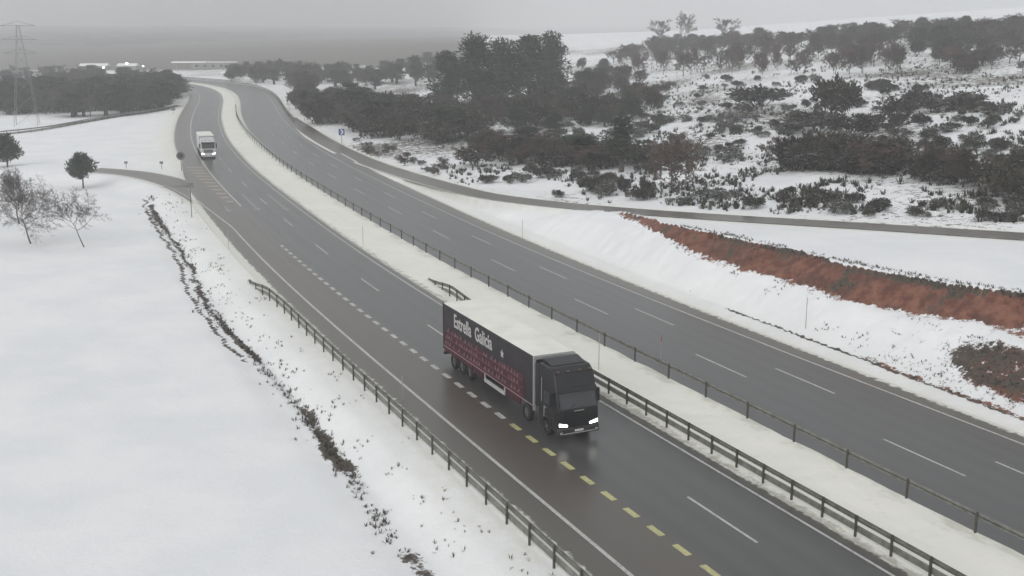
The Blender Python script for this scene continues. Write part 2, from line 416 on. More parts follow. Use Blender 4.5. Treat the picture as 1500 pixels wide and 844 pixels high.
turf = np.maximum(turf, bank*(.40 + .55*(fbm(X_/4.5+9, Y_/2.4+31, 3)-.5)))
turf = np.maximum(turf, .62*ss(d2_, 21.9, 22.2)*(1-ss(d2_, 22.6, 23.0))*(1-ss(s_, 104, 107)))
turf = np.maximum(turf, .50*np.clip(blob(77, 26.3, 8, 3.0)*1.4, 0, 1)*1.12)
dd_ = d_ + .5*np.sin(s_/9) + 1.2*n2_
dv = np.interp(s_, [84, 92, 102, 115, 200], [.60, .64, .66, .76, .72])*np.exp(-((dd_+18.1)/np.interp(s_, [88, 102, 130, 200], [1.15, .6, .36, .5]))**2)*(1-ss(s_, 188, 206))*(.72 + .5*fbm(s_/7, s_*0+3))
dv = np.maximum(dv, .66*np.exp(-((dd_+19.1+.8*n1_)/.45)**2)*ss(s_, 96, 102)*(1-ss(s_, 196, 206)))
gap = 1 - .6*np.exp(-((s_-104)/5)**2) - .8*np.exp(-((s_-78.0)/3.5)**2)
turf = np.maximum(turf, dv*gap)
turf = np.maximum(turf, .36*np.exp(-((d_+18.6)/1.6)**2)*(1-ss(s_, 190, 222)))
turf = np.maximum(turf, .40*np.exp(-((d_-26.5)/3)**2)*np.exp(-((s_-128)/9)**2)*1.1)
a_ = X_/np.maximum(Y_, 30)
ee_ = np.clip(e_-2.6, 0, None)
hillm = (e_ > 2.4) & (d_ > 20)
fld1 = fbm(X_/26+3, Y_/34+8)
scrub = np.where(hillm, .375 + .45*(fld1-.34), 0)*np.where(ee_ < 30, .95, 1)
scrub = np.where(hillm & (ee_ > 300) & (a_ > .02), scrub*.55, scrub)
leftf = (d_ < -52) & (Y_ > 290)
scrub = np.where(leftf, .36+.35*(fbm(X_/40, Y_/60)-.4), scrub)
scrub = np.maximum(scrub, .60*ss(Y_, 600, 720)*ss(-a_, -.06, .06))
dirt = np.maximum(np.exp(-np.clip(-d_-12.3, 0, 99)/3.0)*(d_ < -8), np.exp(-np.clip(d_-19.8, 0, 99)/2.2)*(d_ > 12))
dirt = np.maximum(dirt, ((d_ > .5) & (d_ < 7))*.78); dirt = np.maximum(dirt, np.exp(-np.clip(np.abs(e_)-2.5, 0, 99)/1.2)*.9*(d_ > 19)*(s_ < 345))
dirt = np.clip(dirt, 0, 1)*.9 
for nm_, arr in (('soil', soil), ('scrub', scrub), ('turf', turf), ('dirt', dirt)):
    at = me.attributes.new(nm_, 'FLOAT', 'POINT'); at.data.foreach_set('value', np.ascontiguousarray(arr, dtype=np.float32))
me.materials.append(M_SNOW)
g = bpy.data.objects.new('snow_ground', me); COL.objects.link(g); tag(g, kind='structure')

# distant wooded hills
k = NT('distant_wooded_hills'); geo = k.n('ShaderNodeNewGeometry').outputs['Position']
k.put(k.b.inputs['Base Color'], k.mix(k.step(k.noise(geo, .010, 9, .75), .56, .66), (.022, .024, .022), (.36, .36, .36))); k.b.inputs['Roughness'].default_value = .95
m = MB(); th = np.linspace(R(-58), R(58), 620); rr = np.geomspace(850, 6500, 64); V = []
for r0 in rr:
    u = math.log(r0/850)/math.log(6500/850); FB = fbm(th*9., th*0+u*5)-.5; FC = fbm(th*70., th*0+u*23, 3)-.5
    for j0, t0 in enumerate(th):
        tip = float(np.interp(math.degrees(t0), [-60, -24, -10, 0, 5, 12, 30, 60], [80, 62, 48, 46, 50, 60, 80, 90]))
        V.append((r0*math.sin(t0), r0*math.cos(t0), -8 + tip*u**1.7 + 11*(u+.12)*float(FB[j0]) + (4+5*u)*float(FC[j0])))
n_ = len(th)
m.add(V, [(i*n_+j, i*n_+j+1, (i+1)*n_+j+1, (i+1)*n_+j) for i in range(len(rr)-1) for j in range(n_-1)])
m.build('hills', k.m, smooth=True, kind='structure')

tick('roads')
# ------------------------------------------------------------------ roads
def strip(name, line, svals, dl, dr, z, mat, nd=14, z2=False):
    """strip between offsets dl..dr (functions of s, in 'd' sign convention of the line)"""
    svals = np.asarray(svals); V = []; UV = []
    fr = np.linspace(0, 1, nd+1); rows = []
    A = dl(svals); B = dr(svals)
    for f in fr: rows.append(line.at(svals, -(A + (B-A)*f)))
    rows = np.stack(rows, 1); N = len(svals)
    D2 = (A[:, None] + (B-A)[:, None]*fr)
    Zs = z(np.repeat(svals, nd+1), D2.ravel()) if z2 else np.repeat(z(svals), nd+1)
    co_ = np.concatenate([rows.reshape(-1, 2), Zs[:, None]], 1)
    idx = np.arange(N*(nd+1)).reshape(N, nd+1)
    q = np.stack([idx[:-1, :-1], idx[:-1, 1:], idx[1:, 1:], idx[1:, :-1]], -1).reshape(-1, 4)
    me = bpy.data.meshes.new(name); me.from_pydata(co_.tolist(), [], q[:, ::-1].tolist() if False else q.tolist())
    uu = np.repeat(svals, nd+1); dv_ = (A[:, None] + (B-A)[:, None]*fr).ravel()
    uvl = me.uv_layers.new(name='UVMap'); li = np.empty(len(me.loops), int); me.loops.foreach_get('vertex_index', li)
    uvl.data.foreach_set('uv', np.stack([uu[li], dv_[li]], 1).ravel())
    me.materials.append(mat); me.update()
    o = bpy.data.objects.new(name, me); COL.objects.link(o); return tag(o, kind='structure')
sA = np.r_[np.arange(10, 340, 2.0), np.arange(340, 1150, 6.0)]; sA = sA[sA < RL.S[-1]-2]
const = lambda v: (lambda s: np.full(len(s), float(v)))
shift = lambda s: np.interp(s, [60, 150, 250, 350], [.2, 0, -.6, -1.6])
M_RL = road_material('asphalt_west_carriageway', [(-12.35, -1, .75), (.75, 1, .5)], [(-12.2, -7.0)], [(-6.2, .45), (-4.4, .45), (-2.6, .45), (-.9, .45), (-9.8, .4), (-8.1, .4)], tone=(.064,.064,.061))
M_RL2 = road_material('asphalt_far_shoulder', [(-10.9, -1, .7), (.75, 1, .3)], [(-10.9, -7.6)], [(-6.2, .45), (-4.4, .45), (-2.6, .45), (-.9, .45)], tone=(.064,.064,.061))
M_RR = road_material('asphalt_east_carriageway', [(6.55, -1, .3), (20.0, 1, .9)], [(18.5, 20.5)], [(9.1, .45), (10.9, .45), (12.6, .45), (14.3, .45), (16, .45), (17.5, .4)], tone=(.066,.066,.065))
M_SV = road_material('asphalt_service_road', [(-2.2, -1, .5), (2.2, 1, .5)], [(-2.5, 2.5)], [(-.9, .4), (.9, .4)], tone=(.10,.09,.08))
M_RP2 = road_material('asphalt_slip_road_mouth', [(2.75, 1, .45)], [(-3, 3)], [(-.9, .4), (.9, .4)], tone=(.095,.092,.086))
M_RP = road_material('asphalt_slip_road', [(-2.7, -1, .45), (2.6, 1, .45)], [(-3, 3)], [(-.9, .4), (.9, .4)], tone=(.095,.092,.086))
s1 = sA[sA <= 240]; s2 = sA[sA >= 240]
strip('west_carriageway', RL, s1, lambda s: -np.interp(s, [0, 150, 185, 200, 240], [13.2, 13.2, 13.3, 12.4, 10.8]), const(1.0), const(0.0), M_RL)
strip('west_carriageway', RL, s2, lambda s: -np.interp(s, [240, 300, 360, 600], [10.6, 11.2, 11.6, 10.5]), const(1.0), const(0.0), M_RL2)
strip('east_carriageway', RL, sA, lambda s: 6.4 + shift(s), lambda s: np.interp(s, [0, 200, 330, 900], [20.4, 20.4, 20.0, 19.4]), const(0.0), M_RR)
k = NT('median_snow'); uv = k.n('ShaderNodeUVMap', uv_map='UVMap').outputs[0]; sp = k.n('ShaderNodeSeparateXYZ'); k.l(uv, sp.inputs[0])
D_ = sp.outputs[1]; geo = k.n('ShaderNodeNewGeometry').outputs['Position']; na = k.noise(geo, 1.3, 6, .7); nb_ = k.noise(geo, .15, 3)
mpp = k.n('ShaderNodeMapping'); k.l(uv, mpp.inputs[0]); mpp.inputs['Scale'].default_value = (.28, 3.0, 1); ns = k.noise(mpp.outputs[0], 1, 5, .7)
cc = k.mix(k.step(nb_, .35, .65), (.81, .80, .735), (.77, .765, .70)); cc = k.mix(k.math('MULTIPLY', k.step(na, .55, .72), .28), cc, (.50, .48, .42))
# grit flung against the right-hand rail, and the bare strip under it
gx = k.step(k.math('ADD', D_, k.math('MULTIPLY', k.math('SUBTRACT', ns, .5), 1.1)), .84, 1.10)
cc = k.mix(k.math('MULTIPLY', gx, .4), cc, (.28, .27, .22))
gl = k.math('SUBTRACT', 1.0, k.step(k.math('ADD', D_, k.math('MULTIPLY', k.math('SUBTRACT', na, .5), .5)), .0, .12))
cc = k.mix(k.math('MULTIPLY', gl, .6), cc, (.25, .24, .2))
k.put(k.b.inputs['Base Color'], cc); k.b.inputs['Roughness'].default_value = .8
M_MED = k.m
sM = np.r_[np.arange(10, 240, .6), np.arange(240, 1150, 5.0)]; sM = sM[sM < RL.S[-1]-2]
def zmed(s, d):
    u = np.clip((d-.7)/5.9, 0, 1); P_ = rp(s, d)
    return .012 + .05*np.minimum(u, 1-u)*2 - .12*np.sin(u*math.pi)**2 + .22*(fbm(P_[:, 0]/1.6, P_[:, 1]/1.6)-.5)*np.sin(u*math.pi)**.6
om = strip('median', RL, sM, lambda s: .78 + .40*(fbm(s/2.2, s*0)-.5), lambda s: 6.75 + shift(s) + .3*(fbm(s/2.3, s*0+4)-.5), zmed, M_MED, nd=14, z2=True)
uvl = om.data.uv_layers['UVMap'].data; _u = np.empty(len(uvl)*2); uvl.foreach_get('uv', _u); _u = _u.reshape(-1, 2)
_u[:, 1] = (_u[:, 1]-.72)/(6.03 + np.interp(_u[:, 0], [60, 150, 250, 350], [.2, 0, -.6, -1.6])); uvl.foreach_set('uv', _u.ravel())
tS = np.arange(svc_start, SL.S[-1]-2, 2.0); zsv = lambda t: np.interp(t, SL.S, SL.P[:, 2]) + .012
strip('service_road', SL, tS, lambda t: -np.interp(t, [svc_start, svc_start+60, svc_start+110, svc_start+190], [1.2, 3.0, 2.9, 2.3]), lambda t: np.interp(t, [svc_start, svc_start+60, svc_start+110, svc_start+190], [1.2, 3.0, 2.8, 2.2]), zsv, M_SV, nd=8)
tR = np.arange(float(RPL.near([unpx(128, 249)[0]], [unpx(128, 249)[1]])[0][0]), RPL.S[-1]-.5, 1.5); print('RAMP0', tR[0])
tq = float(RPL.near([unpx(268, 273)[0]], [unpx(268, 273)[1]])[0][0])
for part, mt_ in ((tR[tR <= tq], M_RP), (np.r_[tq - .01, tR[tR > tq]], M_RP2)):
    strip('slip_road', RPL, part, lambda t: -np.interp(t, [0, 45, tq, tq+12, 300], [3.3, 3.3, 3.3, 4.2, 4.2]), lambda t: np.interp(t, [0, 45, 200], [3.2, 3.2, 3.2]), lambda t: -.008 + 0*t, mt_, nd=8)

# painted markings, 8 mm above the asphalt
Z1 = .010
def stripe(mb, sa, sb, d, w, step=3.0, z=Z1, line=RL):
    ss_ = np.linspace(sa, sb, max(2, int(abs(sb-sa)/step)+1))
    dv_ = d(ss_) if callable(d) else np.full(len(ss_), float(d))
    L_ = line.at(ss_, -(dv_-w/2)); R_ = line.at(ss_, -(dv_+w/2)); n = len(ss_)
    mb.add([(p[0], p[1], z) for p in L_] + [(p[0], p[1], z) for p in R_], [(i, n+i, n+i+1, i+1) for i in range(n-1)])
def scoord(px, py): return rd([unpx(px, py)[0]], [unpx(px, py)[1]])
m = MB(); stripe(m, 12, 190, lambda s: -np.interp(s, [0, 165, 190], [10.75, 10.65, 12.3]), .22)
stripe(m, 12, 700, 0.0, .17); m.build('edge_line', M_WHITE, kind='structure')
m = MB(); stripe(m, 182, 700, lambda s: -7.15 + 0*s, .24); m.build('edge_line', M_WHITE, kind='structure')
m = MB(); stripe(m, 12, 700, lambda s: 18.2 + np.interp(s, [60, 90, 150, 260, 700], [.9, .3, -.3, -.9, -.9]), .18)
stripe(m, 150, 700, lambda s: 8.0 + shift(s), .16); m.build('edge_line', M_WHITE, kind='structure')
near2 = float(scoord(1110, 795)[0][0])
m = MB()
for kk in range(-2, 12): 
    a0 = near2 + 19.55*kk
    if a0 < 260: stripe(m, a0, a0+6.0, -3.5, .16)
m.build('lane_dashes', M_WHITE, kind='structure')
nA = float(scoord(1418, 697)[0][0]); nB = float(scoord(1222, 577)[0][0])
m = MB()
for kk in range(-3, 13):
    stripe(m, nA+20.0*kk, nA+20.0*kk+6.4, lambda s: 11.9 + shift(s)*.5, .16)
    stripe(m, nB+20.0*kk, nB+20.0*kk+6.4, lambda s: 15.1 + shift(s)*.5, .16)
m.build('lane_dashes', M_WHITE, kind='structure')
m = MB(); m2 = MB(); sq = 40.0
while sq < 150:
    stripe(m2 if sq < 84.5 else m, sq, sq+1.25, -7.22, .36); sq += 2.33
m.build('merge_dashes', M_WHITE, kind='structure'); m2.build('merge_dashes', M_YEL, kind='structure')
m = MB()
for kk in range(11):                            # gore hatching
    sa = 186 + 4.35*kk
    w_ = np.interp(sa, [186, 232], [.9, 3.0])
    P = rp([sa, sa+1.5, sa+1.5+w_*.45, sa+w_*.45], [-7.6, -7.6, -7.6-w_, -7.6-w_])
    m.add([(p[0], p[1], Z1+.004) for p in P], [(0, 3, 2, 1)])
m.build('gore_hatching', M_HATCH, kind='structure')
def arrow(mb, s0, d, ln=10, w=.28):
    stripe(mb, s0+1.8, s0+ln, d, w, z=Z1+.002)
    P = rp([s0, s0+2.4, s0+2.4], [d, d-.55, d+.55]); mb.add([(p[0], p[1], Z1+.004) for p in P], [(0, 1, 2)])
m = MB(); arrow(m, float(scoord(380, 309)[0][0]), -5.4, 17); arrow(m, float(scoord(421, 309)[0][0]), -1.8, 17)
arrow(m, float(scoord(345, 311)[0][0]), -9.3, 6, .3)
m.build('lane_arrows', M_WORN, kind='structure')
m = MB(); stripe(m, 46, RPL.S[-1]-16, 2.1, .2, z=.018, line=RPL); m.build('edge_line', M_WHITE, kind='structure')

tick('barriers')
# ------------------------------------------------------------------ crash barriers
def wprof(z0, side=1):                          # W-beam cross-section
    P = [(0, .06), (.06, .09), (.06, .15), (-.03, .18), (-.03, .22), (.06, .25), (.06, .32), (0, .36)]
    P = [(x*side, z+z0) for x, z in P]; return P + [(x-.012*side, z) for x, z in P[::-1]]
def barrier(label, line, sa, sb, d, spacing, side, two=False, term=True, maxposts=95, zf=None, posts=True, cap=None):
    mid = line.at([(sa+sb)/2], -(d((sa+sb)/2) if callable(d) else d))[0]
    t = empty('crash_barrier', (mid[0], mid[1], 0), 0, label, 'crash barrier')
    dd = d if callable(d) else (lambda s: np.full(np.shape(s), float(d)))
    sv = np.linspace(sa, sb, int((sb-sa)/2)+2); P = line.at(sv, -dd(sv))
    def zz(s, x, y):
        z = np.full(len(s), 0.0) if zf is None else zf(s)
        if term: z = z - .85*(1-ss(sb - s, 0, 9)) if term == 'far' else z
        return z
    Z = zz(sv, P[:, 0], P[:, 1])
    pts = [(p[0]-mid[0], p[1]-mid[1], z) for p, z in zip(P, Z)]
    b = MB(); b.sweep(pts, wprof(.70, side)); b.build('beam', M_ZINC, t)
    if two:
        b = MB(); b.sweep(pts, [(0, .22), (.04, .27), (.04, .52), (0, .57), (-.015, .57), (-.015, .22)]); b.build('lower_rail', M_ZINC, t)
    if posts:
        pv = np.arange(sa+.4, sb-.5, spacing)
        if cap: pv = pv[:cap]
        PP = line.at(pv, -(dd(pv) - .12)); Zp = zz(pv, PP[:, 0], PP[:, 1])
        proto = MB(); proto.box(-.048, .048, -.05, .05, -.9, 1.12)
        pm_ = proto.mesh('post', M_ZINCD); sp_ = MB(); sp_.box(-.08, .08, -.09, .09, .56, .74); spm = sp_.mesh('spacer', M_ZINCD)
        for i, (p, z) in enumerate(zip(PP, Zp)):
            if i >= maxposts: break
            o = bpy.data.objects.new('post', pm_); COL.objects.link(o); o.parent = t; o.location = (p[0]-mid[0], p[1]-mid[1], z)
            o.rotation_euler = (0, 0, random.uniform(-.1, .1)+.43)
    return t
barrier('double railed steel barrier on the snowy left verge, its far end buried', RL, 20, 133.5,
        lambda s: -13.4 - .5*ss(np.asarray(s, float), 118, 133.5), 2.6, -1, two=True, term='far', maxposts=60)
barrier('double railed steel barrier on the median edge right of the black lorry', RL, 20, 127,
        lambda s: 1.35 + 1.1*ss(np.asarray(s, float), 108, 127), 2.42, -1, two=True, term='far', maxposts=60)
barrier('long low steel barrier along the median edge of the three lane carriageway', RL, 20, 395,
        lambda s: 6.75 + shift(np.asarray(s, float)), 4.6, 1, two=False, term=True, maxposts=90)
barrier('pale steel barrier round the outside of the far bend, right of the motorway', RL, 330, 800, 19.7, 6.0, -1, two=True, term=True, maxposts=80)
# ------------------------------------------------------------------ small roadside things
M_POLE = pm('pale_pole', (.33, .33, .31), .6); M_REDP = pm('red_band', (.35, .05, .04), .5); M_SIGNB = pm('sign_back_grey', (.17, .175, .17), .55, .3)
M_SIGNW = pm('sign_white', (.7, .7, .7), .5); M_SIGNBLUE = pm('sign_blue', (.05, .09, .25), .5); M_BLK = pm('sign_black', (.03, .03, .03), .6)
def gz(x, y): return float(terrain([x], [y])[0])
def face_cam(x, y): return math.atan2(-x, y)      # rotation so local -y looks back down the road
def snow_pole(px, py, h, label):
    p, _ = hit(px, py); x, y, z = p[0]
    t = empty('snow_pole', (x, y, z), 0, label, 'marker pole', 'thin snow poles along the motorway')
    a = MB(); a.tube((0,0,-.4), (0,0,h*.78), .03, .026); a.build('pole', M_POLE, t)
    b = MB(); b.tube((0,0,h*.78), (0,0,h), .032, .028); b.build('top_band', M_REDP if 'banded' in label else M_POLE, t); return t
snow_pole(765, 351, 2.4, 'thin snow pole on the white bank above the three lane carriageway')
snow_pole(877, 545, 2.9, 'thin snow pole in the median just beyond the lorry cab')
snow_pole(532, 363, 2.5, 'thin snow pole in the median opposite the long run of lane dashes')
snow_pole(335, 366, 2.4, 'thin snow pole on the left verge below the slip road junction')
snow_pole(1180, 481, 2.6, 'thin snow pole standing on the slope below the red earth bank')
snow_pole(590, 592, 2.0, 'thin marker pole behind the left crash barrier posts')
snow_pole(968, 530, 2.0, 'banded marker pole at the median barrier of the three lane carriageway')
def sign_post(px, py, h, label, kind, size=.9):
    p, _ = hit(px, py); x, y, z = p[0]
    t = empty('road_sign', (x, y, z), face_cam(x, y)*.6, label, 'road sign')
    a = MB(); a.tube((0, .06, -.4), (0, .06, h), .05); a.build('pole', M_ZINCD, t)
    if kind == 'round':
        b = MB(); b.tube((0, -.02, h), (0, .02, h), size/2, n=24); b.build('panel', M_SIGNB, t)
        c = MB(); c.tube((0, -.035, h), (0, -.021, h), size/2*.62, n=24); c.build('panel_centre', M_BLK, t)
    elif kind == 'tri':
        s = size/2; V = [(-s, -.02, h-s*.6), (s, -.02, h-s*.6), (0, -.02, h+s*1.1)]
        b = MB(); b.add(V + [(x_, .02, z_) for x_, _, z_ in V], [(0,1,2),(5,4,3),(0,3,4,1),(1,4,5,2),(2,5,3,0)]); b.build('panel', pm('faded_red_border', (.30,.2,.19), .6), t)
        s *= .7; c = MB(); c.add([(-s, -.025, h-s*.55), (s, -.025, h-s*.55), (0, -.025, h+s*1.05)], [(0,1,2)]); c.build('panel_centre', M_SIGNW, t)
    elif kind == 'rect':
        b = MB(); b.box(-size/2, size/2, -.03, .03, h-size*.35, h+size*.35); b.build('panel', M_SIGNB, t)
    elif kind == 'chevron':
        b = MB(); b.box(-size/2, size/2, -.03, .03, h-size*.55, h+size*.55); b.build('panel', M_SIGNBLUE, t)
        c = MB(); q_ = size*.42
        c.add([(-q_*.5,-.034,h+q_),(q_*.1,-.034,h+q_),(q_*.8,-.034,h),(q_*.1,-.034,h-q_),(-q_*.5,-.034,h-q_),(q_*.2,-.034,h)], [(0,5,2,1),(5,4,3,2)]); c.build('chevron', M_SIGNW, t)
    return t
sign_post(266, 250, 2.6, 'round dark sign on a thin post beside the gore hatching', 'round', 1.5)
sign_post(281, 319, 4.3, 'tall thin post with a small dark panel at the edge of the slip road', 'rect', .9)
sign_post(185, 247, 1.1, 'small dark board on a short post in the snow above the slip road', 'rect', .6)
sign_post(237, 248, 1.2, 'small dark board on a short post nearest the round sign', 'rect', .65)
sign_post(254, 166, 1.2, 'small dark board where the snowy field meets the far track', 'rect', 1.2)
sign_post(424, 163, 2.6, 'farther of the two triangular warning signs beside the far bend', 'tri', 1.9)
sign_post(446, 177, 2.4, 'nearer of the two triangular warning signs beside the far bend', 'tri', 1.9)
sign_post(501, 212, 2.7, 'blue and white chevron board at the start of the service road', 'chevron', 1.25)
sign_post(1075, 298, 3.3, 'bluish post with narrow board in the scrub behind the service road', 'rect', .5)

tick('veg')
# ------------------------------------------------------------------ vegetation generators (unit meshes)
def tube_arr(V, Fc, a, b, r0, r1, n=4):
    d = b - a; l = np.linalg.norm(d); d = d/l if l > 1e-6 else np.array([0, 0, 1.]); u = np.cross(d, [0, 0, 1.] if abs(d[2]) < .9 else [1., 0, 0]); u /= np.linalg.norm(u); w = np.cross(d, u)
    o = len(V)
    for c, r in ((a, r0), (b, r1)):
        for k in range(n):
            t = 2*math.pi*k/n; V.append(c + u*math.cos(t)*r + w*math.sin(t)*r)
    for k in range(n): Fc.append((o+k, o+(k+1) % n, o+n+(k+1) % n, o+n+k))
def bare_tree(seed, h=6.0, trunk_h=1.6, levels=5, spread=.62, r0=.13, lean=(0, 0), nb=(3, 4), tw=.007, up=.10):
    rg = random.Random(seed); V, Fc, V2, F2 = [], [], [], []
    def grow(p, d, L, r, lev):
        seg = 3 if lev < 2 else 2; q = p; pts = [p]
        for i in range(seg):
            d = d + np.array([rg.gauss(0, .10), rg.gauss(0, .10), rg.gauss(up*.4, .07)]); d /= np.linalg.norm(d)
            q2 = q + d*L/seg; ra = max(r*(1 - .35*i/seg), tw); rb = max(r*(1 - .35*(i+1)/seg), tw)
            (tube_arr(V, Fc, q, q2, ra, rb, 6 if lev == 0 else 4) if lev < 2 else tube_arr(V2, F2, q, q2, ra, rb, 3)); q = q2; pts.append(q)
        if lev >= levels: return
        n = rg.randint(*nb) + (1 if lev == 0 else 0)
        for k in range(n):
            az = 2*math.pi*(k + rg.random()*.7)/n; s = spread*(rg.uniform(.6, 1.25))
            u = np.cross(d, [0, 0, 1.]); u = u if np.linalg.norm(u) > .1 else np.array([1., 0, 0]); u /= np.linalg.norm(u); w = np.cross(d, u)
            nd = d*math.cos(s) + (u*math.cos(az) + w*math.sin(az))*math.sin(s) + np.array([0, 0, up])
            nd /= np.linalg.norm(nd)
            st = pts[-1] if (k < 2 or lev > 3) else pts[rg.choice([-1, -2])]
            grow(st, nd, L*rg.uniform(.58, .82), max(r*.58, tw), lev+1)
    d = np.array([lean[0], lean[1], 1.]); d /= np.linalg.norm(d)
    grow(np.zeros(3), d, trunk_h, r0, 0)
    zt = max(v[2] for v in V2); sc = h/zt
    return [v*sc for v in V], Fc, [v*sc for v in V2], F2
def crown_tree(seed, h=6., wid=4.6, nb=16, low=.22, r0=.10, tw=.013, el0=.55, lift=.16):
    """winter tree: leader with upswept limbs, each with side branches and twigs, rounded outline"""
    rg = np.random.default_rng(seed); V, Fc, V2, F2 = [], [], [], []
    pts = [np.array([0., 0., -.2])]
    for i in range(1, 8): pts.append(np.array([rg.normal(0, .03*h*i/7), rg.normal(0, .03*h*i/7), h*.90*i/7]))
    for i in range(7): tube_arr(V, Fc, pts[i], pts[i+1], max(r0*(1-i/7.5), tw), max(r0*(1-(i+1)/7.5), tw), 6)
    def lead(z): i = min(int(z/(h*.90)*7), 6); f = z/(h*.90)*7 - i; return pts[i]*(1-f) + pts[i+1]*f
    def limb(p, d, L, r, lev):
        n = 4 if lev == 0 else 2; q = p; nodes = []
        for i in range(n):
            d = d + rg.normal(0, .10, 3) + np.array([0, 0, lift]); d = d/np.linalg.norm(d); q2 = q + d*L/n
            a, b = max(r*(1-.8*i/n), tw), max(r*(1-.8*(i+1)/n), tw)
            tube_arr(V if lev == 0 else V2, Fc if lev == 0 else F2, q, q2, a, b, 4 if lev == 0 else 3); q = q2; nodes.append((q, d))
        if lev >= 3: return
        for (pp, dd) in (nodes if lev == 0 else nodes*2):
            for k in range(2):
                u = np.cross(dd, rg.normal(0, 1, 3)); u /= np.linalg.norm(u); a = rg.uniform(.45, .95)
                limb(pp, dd*math.cos(a) + u*math.sin(a), L*rg.uniform(.34, .55), max(r*.42, tw), lev+1)
    for i in range(nb):
        f = (i + rg.random()*.8)/nb; z = h*(low + (.88-low)*f); az = i*2.4 + rg.normal(0, .3)
        L = wid*.5*math.sin(math.pi*min(.97, .30 + .68*f))**.8*rg.uniform(.8, 1.15); el = el0 + .75*f
        limb(lead(z), np.array([math.cos(az)*math.cos(el), math.sin(az)*math.cos(el), math.sin(el)]), L, r0*.42, 0)
    sc = h/max(v[2] for v in V2)
    return [v*sc for v in V], Fc, [v*sc for v in V2], F2
def pine(seed, h=6., w=4.6, trunk=.3, n=2600, leaf=.30, blobs=26, taper=.35, flat=.75):
    rg = np.random.default_rng(seed); V, Fc = [], []
    tube_arr(V, Fc, np.array([0, 0, -.3]), np.array([.02*h, 0, h*.6]), .028*h, .012*h, 7)
    tube_arr(V, Fc, np.array([.02*h, 0, h*.6]), np.array([0, .02*h, h*.92]), .012*h, .004*h, 5)
    cz0 = h*trunk
    B = []
    for i in range(blobs):
        f = (i + rg.random())/blobs; z = cz0 + (h-cz0)*(.08 + .86*f)
        prof = math.sin(math.pi*min(1, (f*.85 + .22)))**.7*(1 - taper*f)
        rad = w/2*prof*rg.uniform(.25, .85); az = rg.random()*6.283
        B.append((rad*math.cos(az), rad*math.sin(az), z, w*.17*rg.uniform(.7, 1.3)))
        tube_arr(V, Fc, np.array([0, 0, z-.12*h]), np.array([rad*math.cos(az), rad*math.sin(az), z]), .008*h, .003*h, 3)
    B = np.array(B); k = rg.integers(0, blobs, n); v = rg.normal(size=(n, 3)); v /= np.linalg.norm(v, axis=1)[:, None]
    rr_ = rg.random(n)**.45
    C = B[k, :3] + v*(B[k, 3]*rr_)[:, None]*np.array([1.15, 1.15, flat])
    ax_ = v + rg.normal(size=(n, 3))*.7 + np.array([0, 0, .25]); ax_ /= np.linalg.norm(ax_, axis=1)[:, None]
    sd = np.cross(ax_, rg.normal(size=(n, 3))); sd /= np.linalg.norm(sd, axis=1)[:, None]
    L = leaf*rg.uniform(.6, 1.3, n)[:, None]; w_ = L*.26
    V2 = np.stack([C - sd*w_, C + sd*w_, C + ax_*L + sd*w_*.25, C + ax_*L - sd*w_*.25], 1).reshape(-1, 3)
    F2 = np.arange(4*n).reshape(-1, 4)
    return V, Fc, V2.tolist(), F2.tolist()
def shrub(seed, n=900, leaf=.11, h=1., w=1.35, blobs=11, stems=8):
    rg = np.random.default_rng(seed); V, Fc = [], []
    B = []
    for i in range(blobs):
        r = w*.36*rg.random()**.6; az = rg.random()*6.283; z = h*(.28 + .5*rg.random()*(1 - r/w))
        B.append((r*math.cos(az), r*math.sin(az), z, .19*rg.uniform(.7, 1.25)))
    for i in range(stems):
        b_ = B[i % blobs]; tube_arr(V, Fc, np.array([b_[0]*.2, b_[1]*.2, -.1]), np.array([b_[0], b_[1], b_[2]]), .018, .006, 3)
    B = np.array(B); k = rg.integers(0, blobs, n); v = rg.normal(size=(n, 3)); v /= np.linalg.norm(v, axis=1)[:, None]
    C = B[k, :3] + v*(B[k, 3]*rg.random(n)**.5*1.15)[:, None]; C[:, 2] = np.maximum(C[:, 2], .02)
    ax_ = v + rg.normal(size=(n, 3))*.6 + np.array([0, 0, .4]); ax_ /= np.linalg.norm(ax_, axis=1)[:, None]
    sd = np.cross(ax_, rg.normal(size=(n, 3))); sd /= np.linalg.norm(sd, axis=1)[:, None]
    L = leaf*rg.uniform(.5, 1.3, n)[:, None]; w_ = L*.3
    V2 = np.stack([C - sd*w_, C + sd*w_, C + ax_*L + sd*w_*.3, C + ax_*L - sd*w_*.3], 1).reshape(-1, 3)
    return V, Fc, V2.tolist(), np.arange(4*n).reshape(-1, 4).tolist()
def mk(name, V, Fc, mat):
    me = bpy.data.meshes.new(name); me.from_pydata([tuple(v) for v in V], [], [tuple(f) for f in Fc]); me.materials.append(mat); me.update(); return me
LIB = {}
def lib(kind, data, ma, mb, n1='trunk', n2='crown'):
    V, Fc, V2, F2 = data; zs = [v[2] for v in V2]; xs = [abs(v[0]) for v in V2] + [abs(v[1]) for v in V2]
    LIB.setdefault(kind, []).append((mk(n1, V, Fc, ma), mk(n2, V2, F2, mb), max(zs), 2*float(np.percentile(xs, 97)), n1, n2))
for i in range(5): lib('bare', crown_tree(20+i, 6, 4.4, 9, tw=.019), M_BARK, M_TWIG)
for i in range(3): lib('redbare', crown_tree(40+i, 4, 4.2, 9, low=.06, r0=.07, tw=.018), M_BARK, M_TWIGR)
for i in range(4): lib('pine', pine(60+i, 12, 8, .16, 6000, .40, 46), M_BARK, M_PINE)
for i in range(3): lib('slimpine', pine(70+i, 8, 3.6, .2, 2200, .30, 26, taper=.6), M_BARK, M_PINE)
for i in range(5): lib('shrub', shrub(80+i, 1500, .10), M_BARK, M_SHRUB, 'stems', 'foliage')
LIB['oak'] = LIB['shrub']
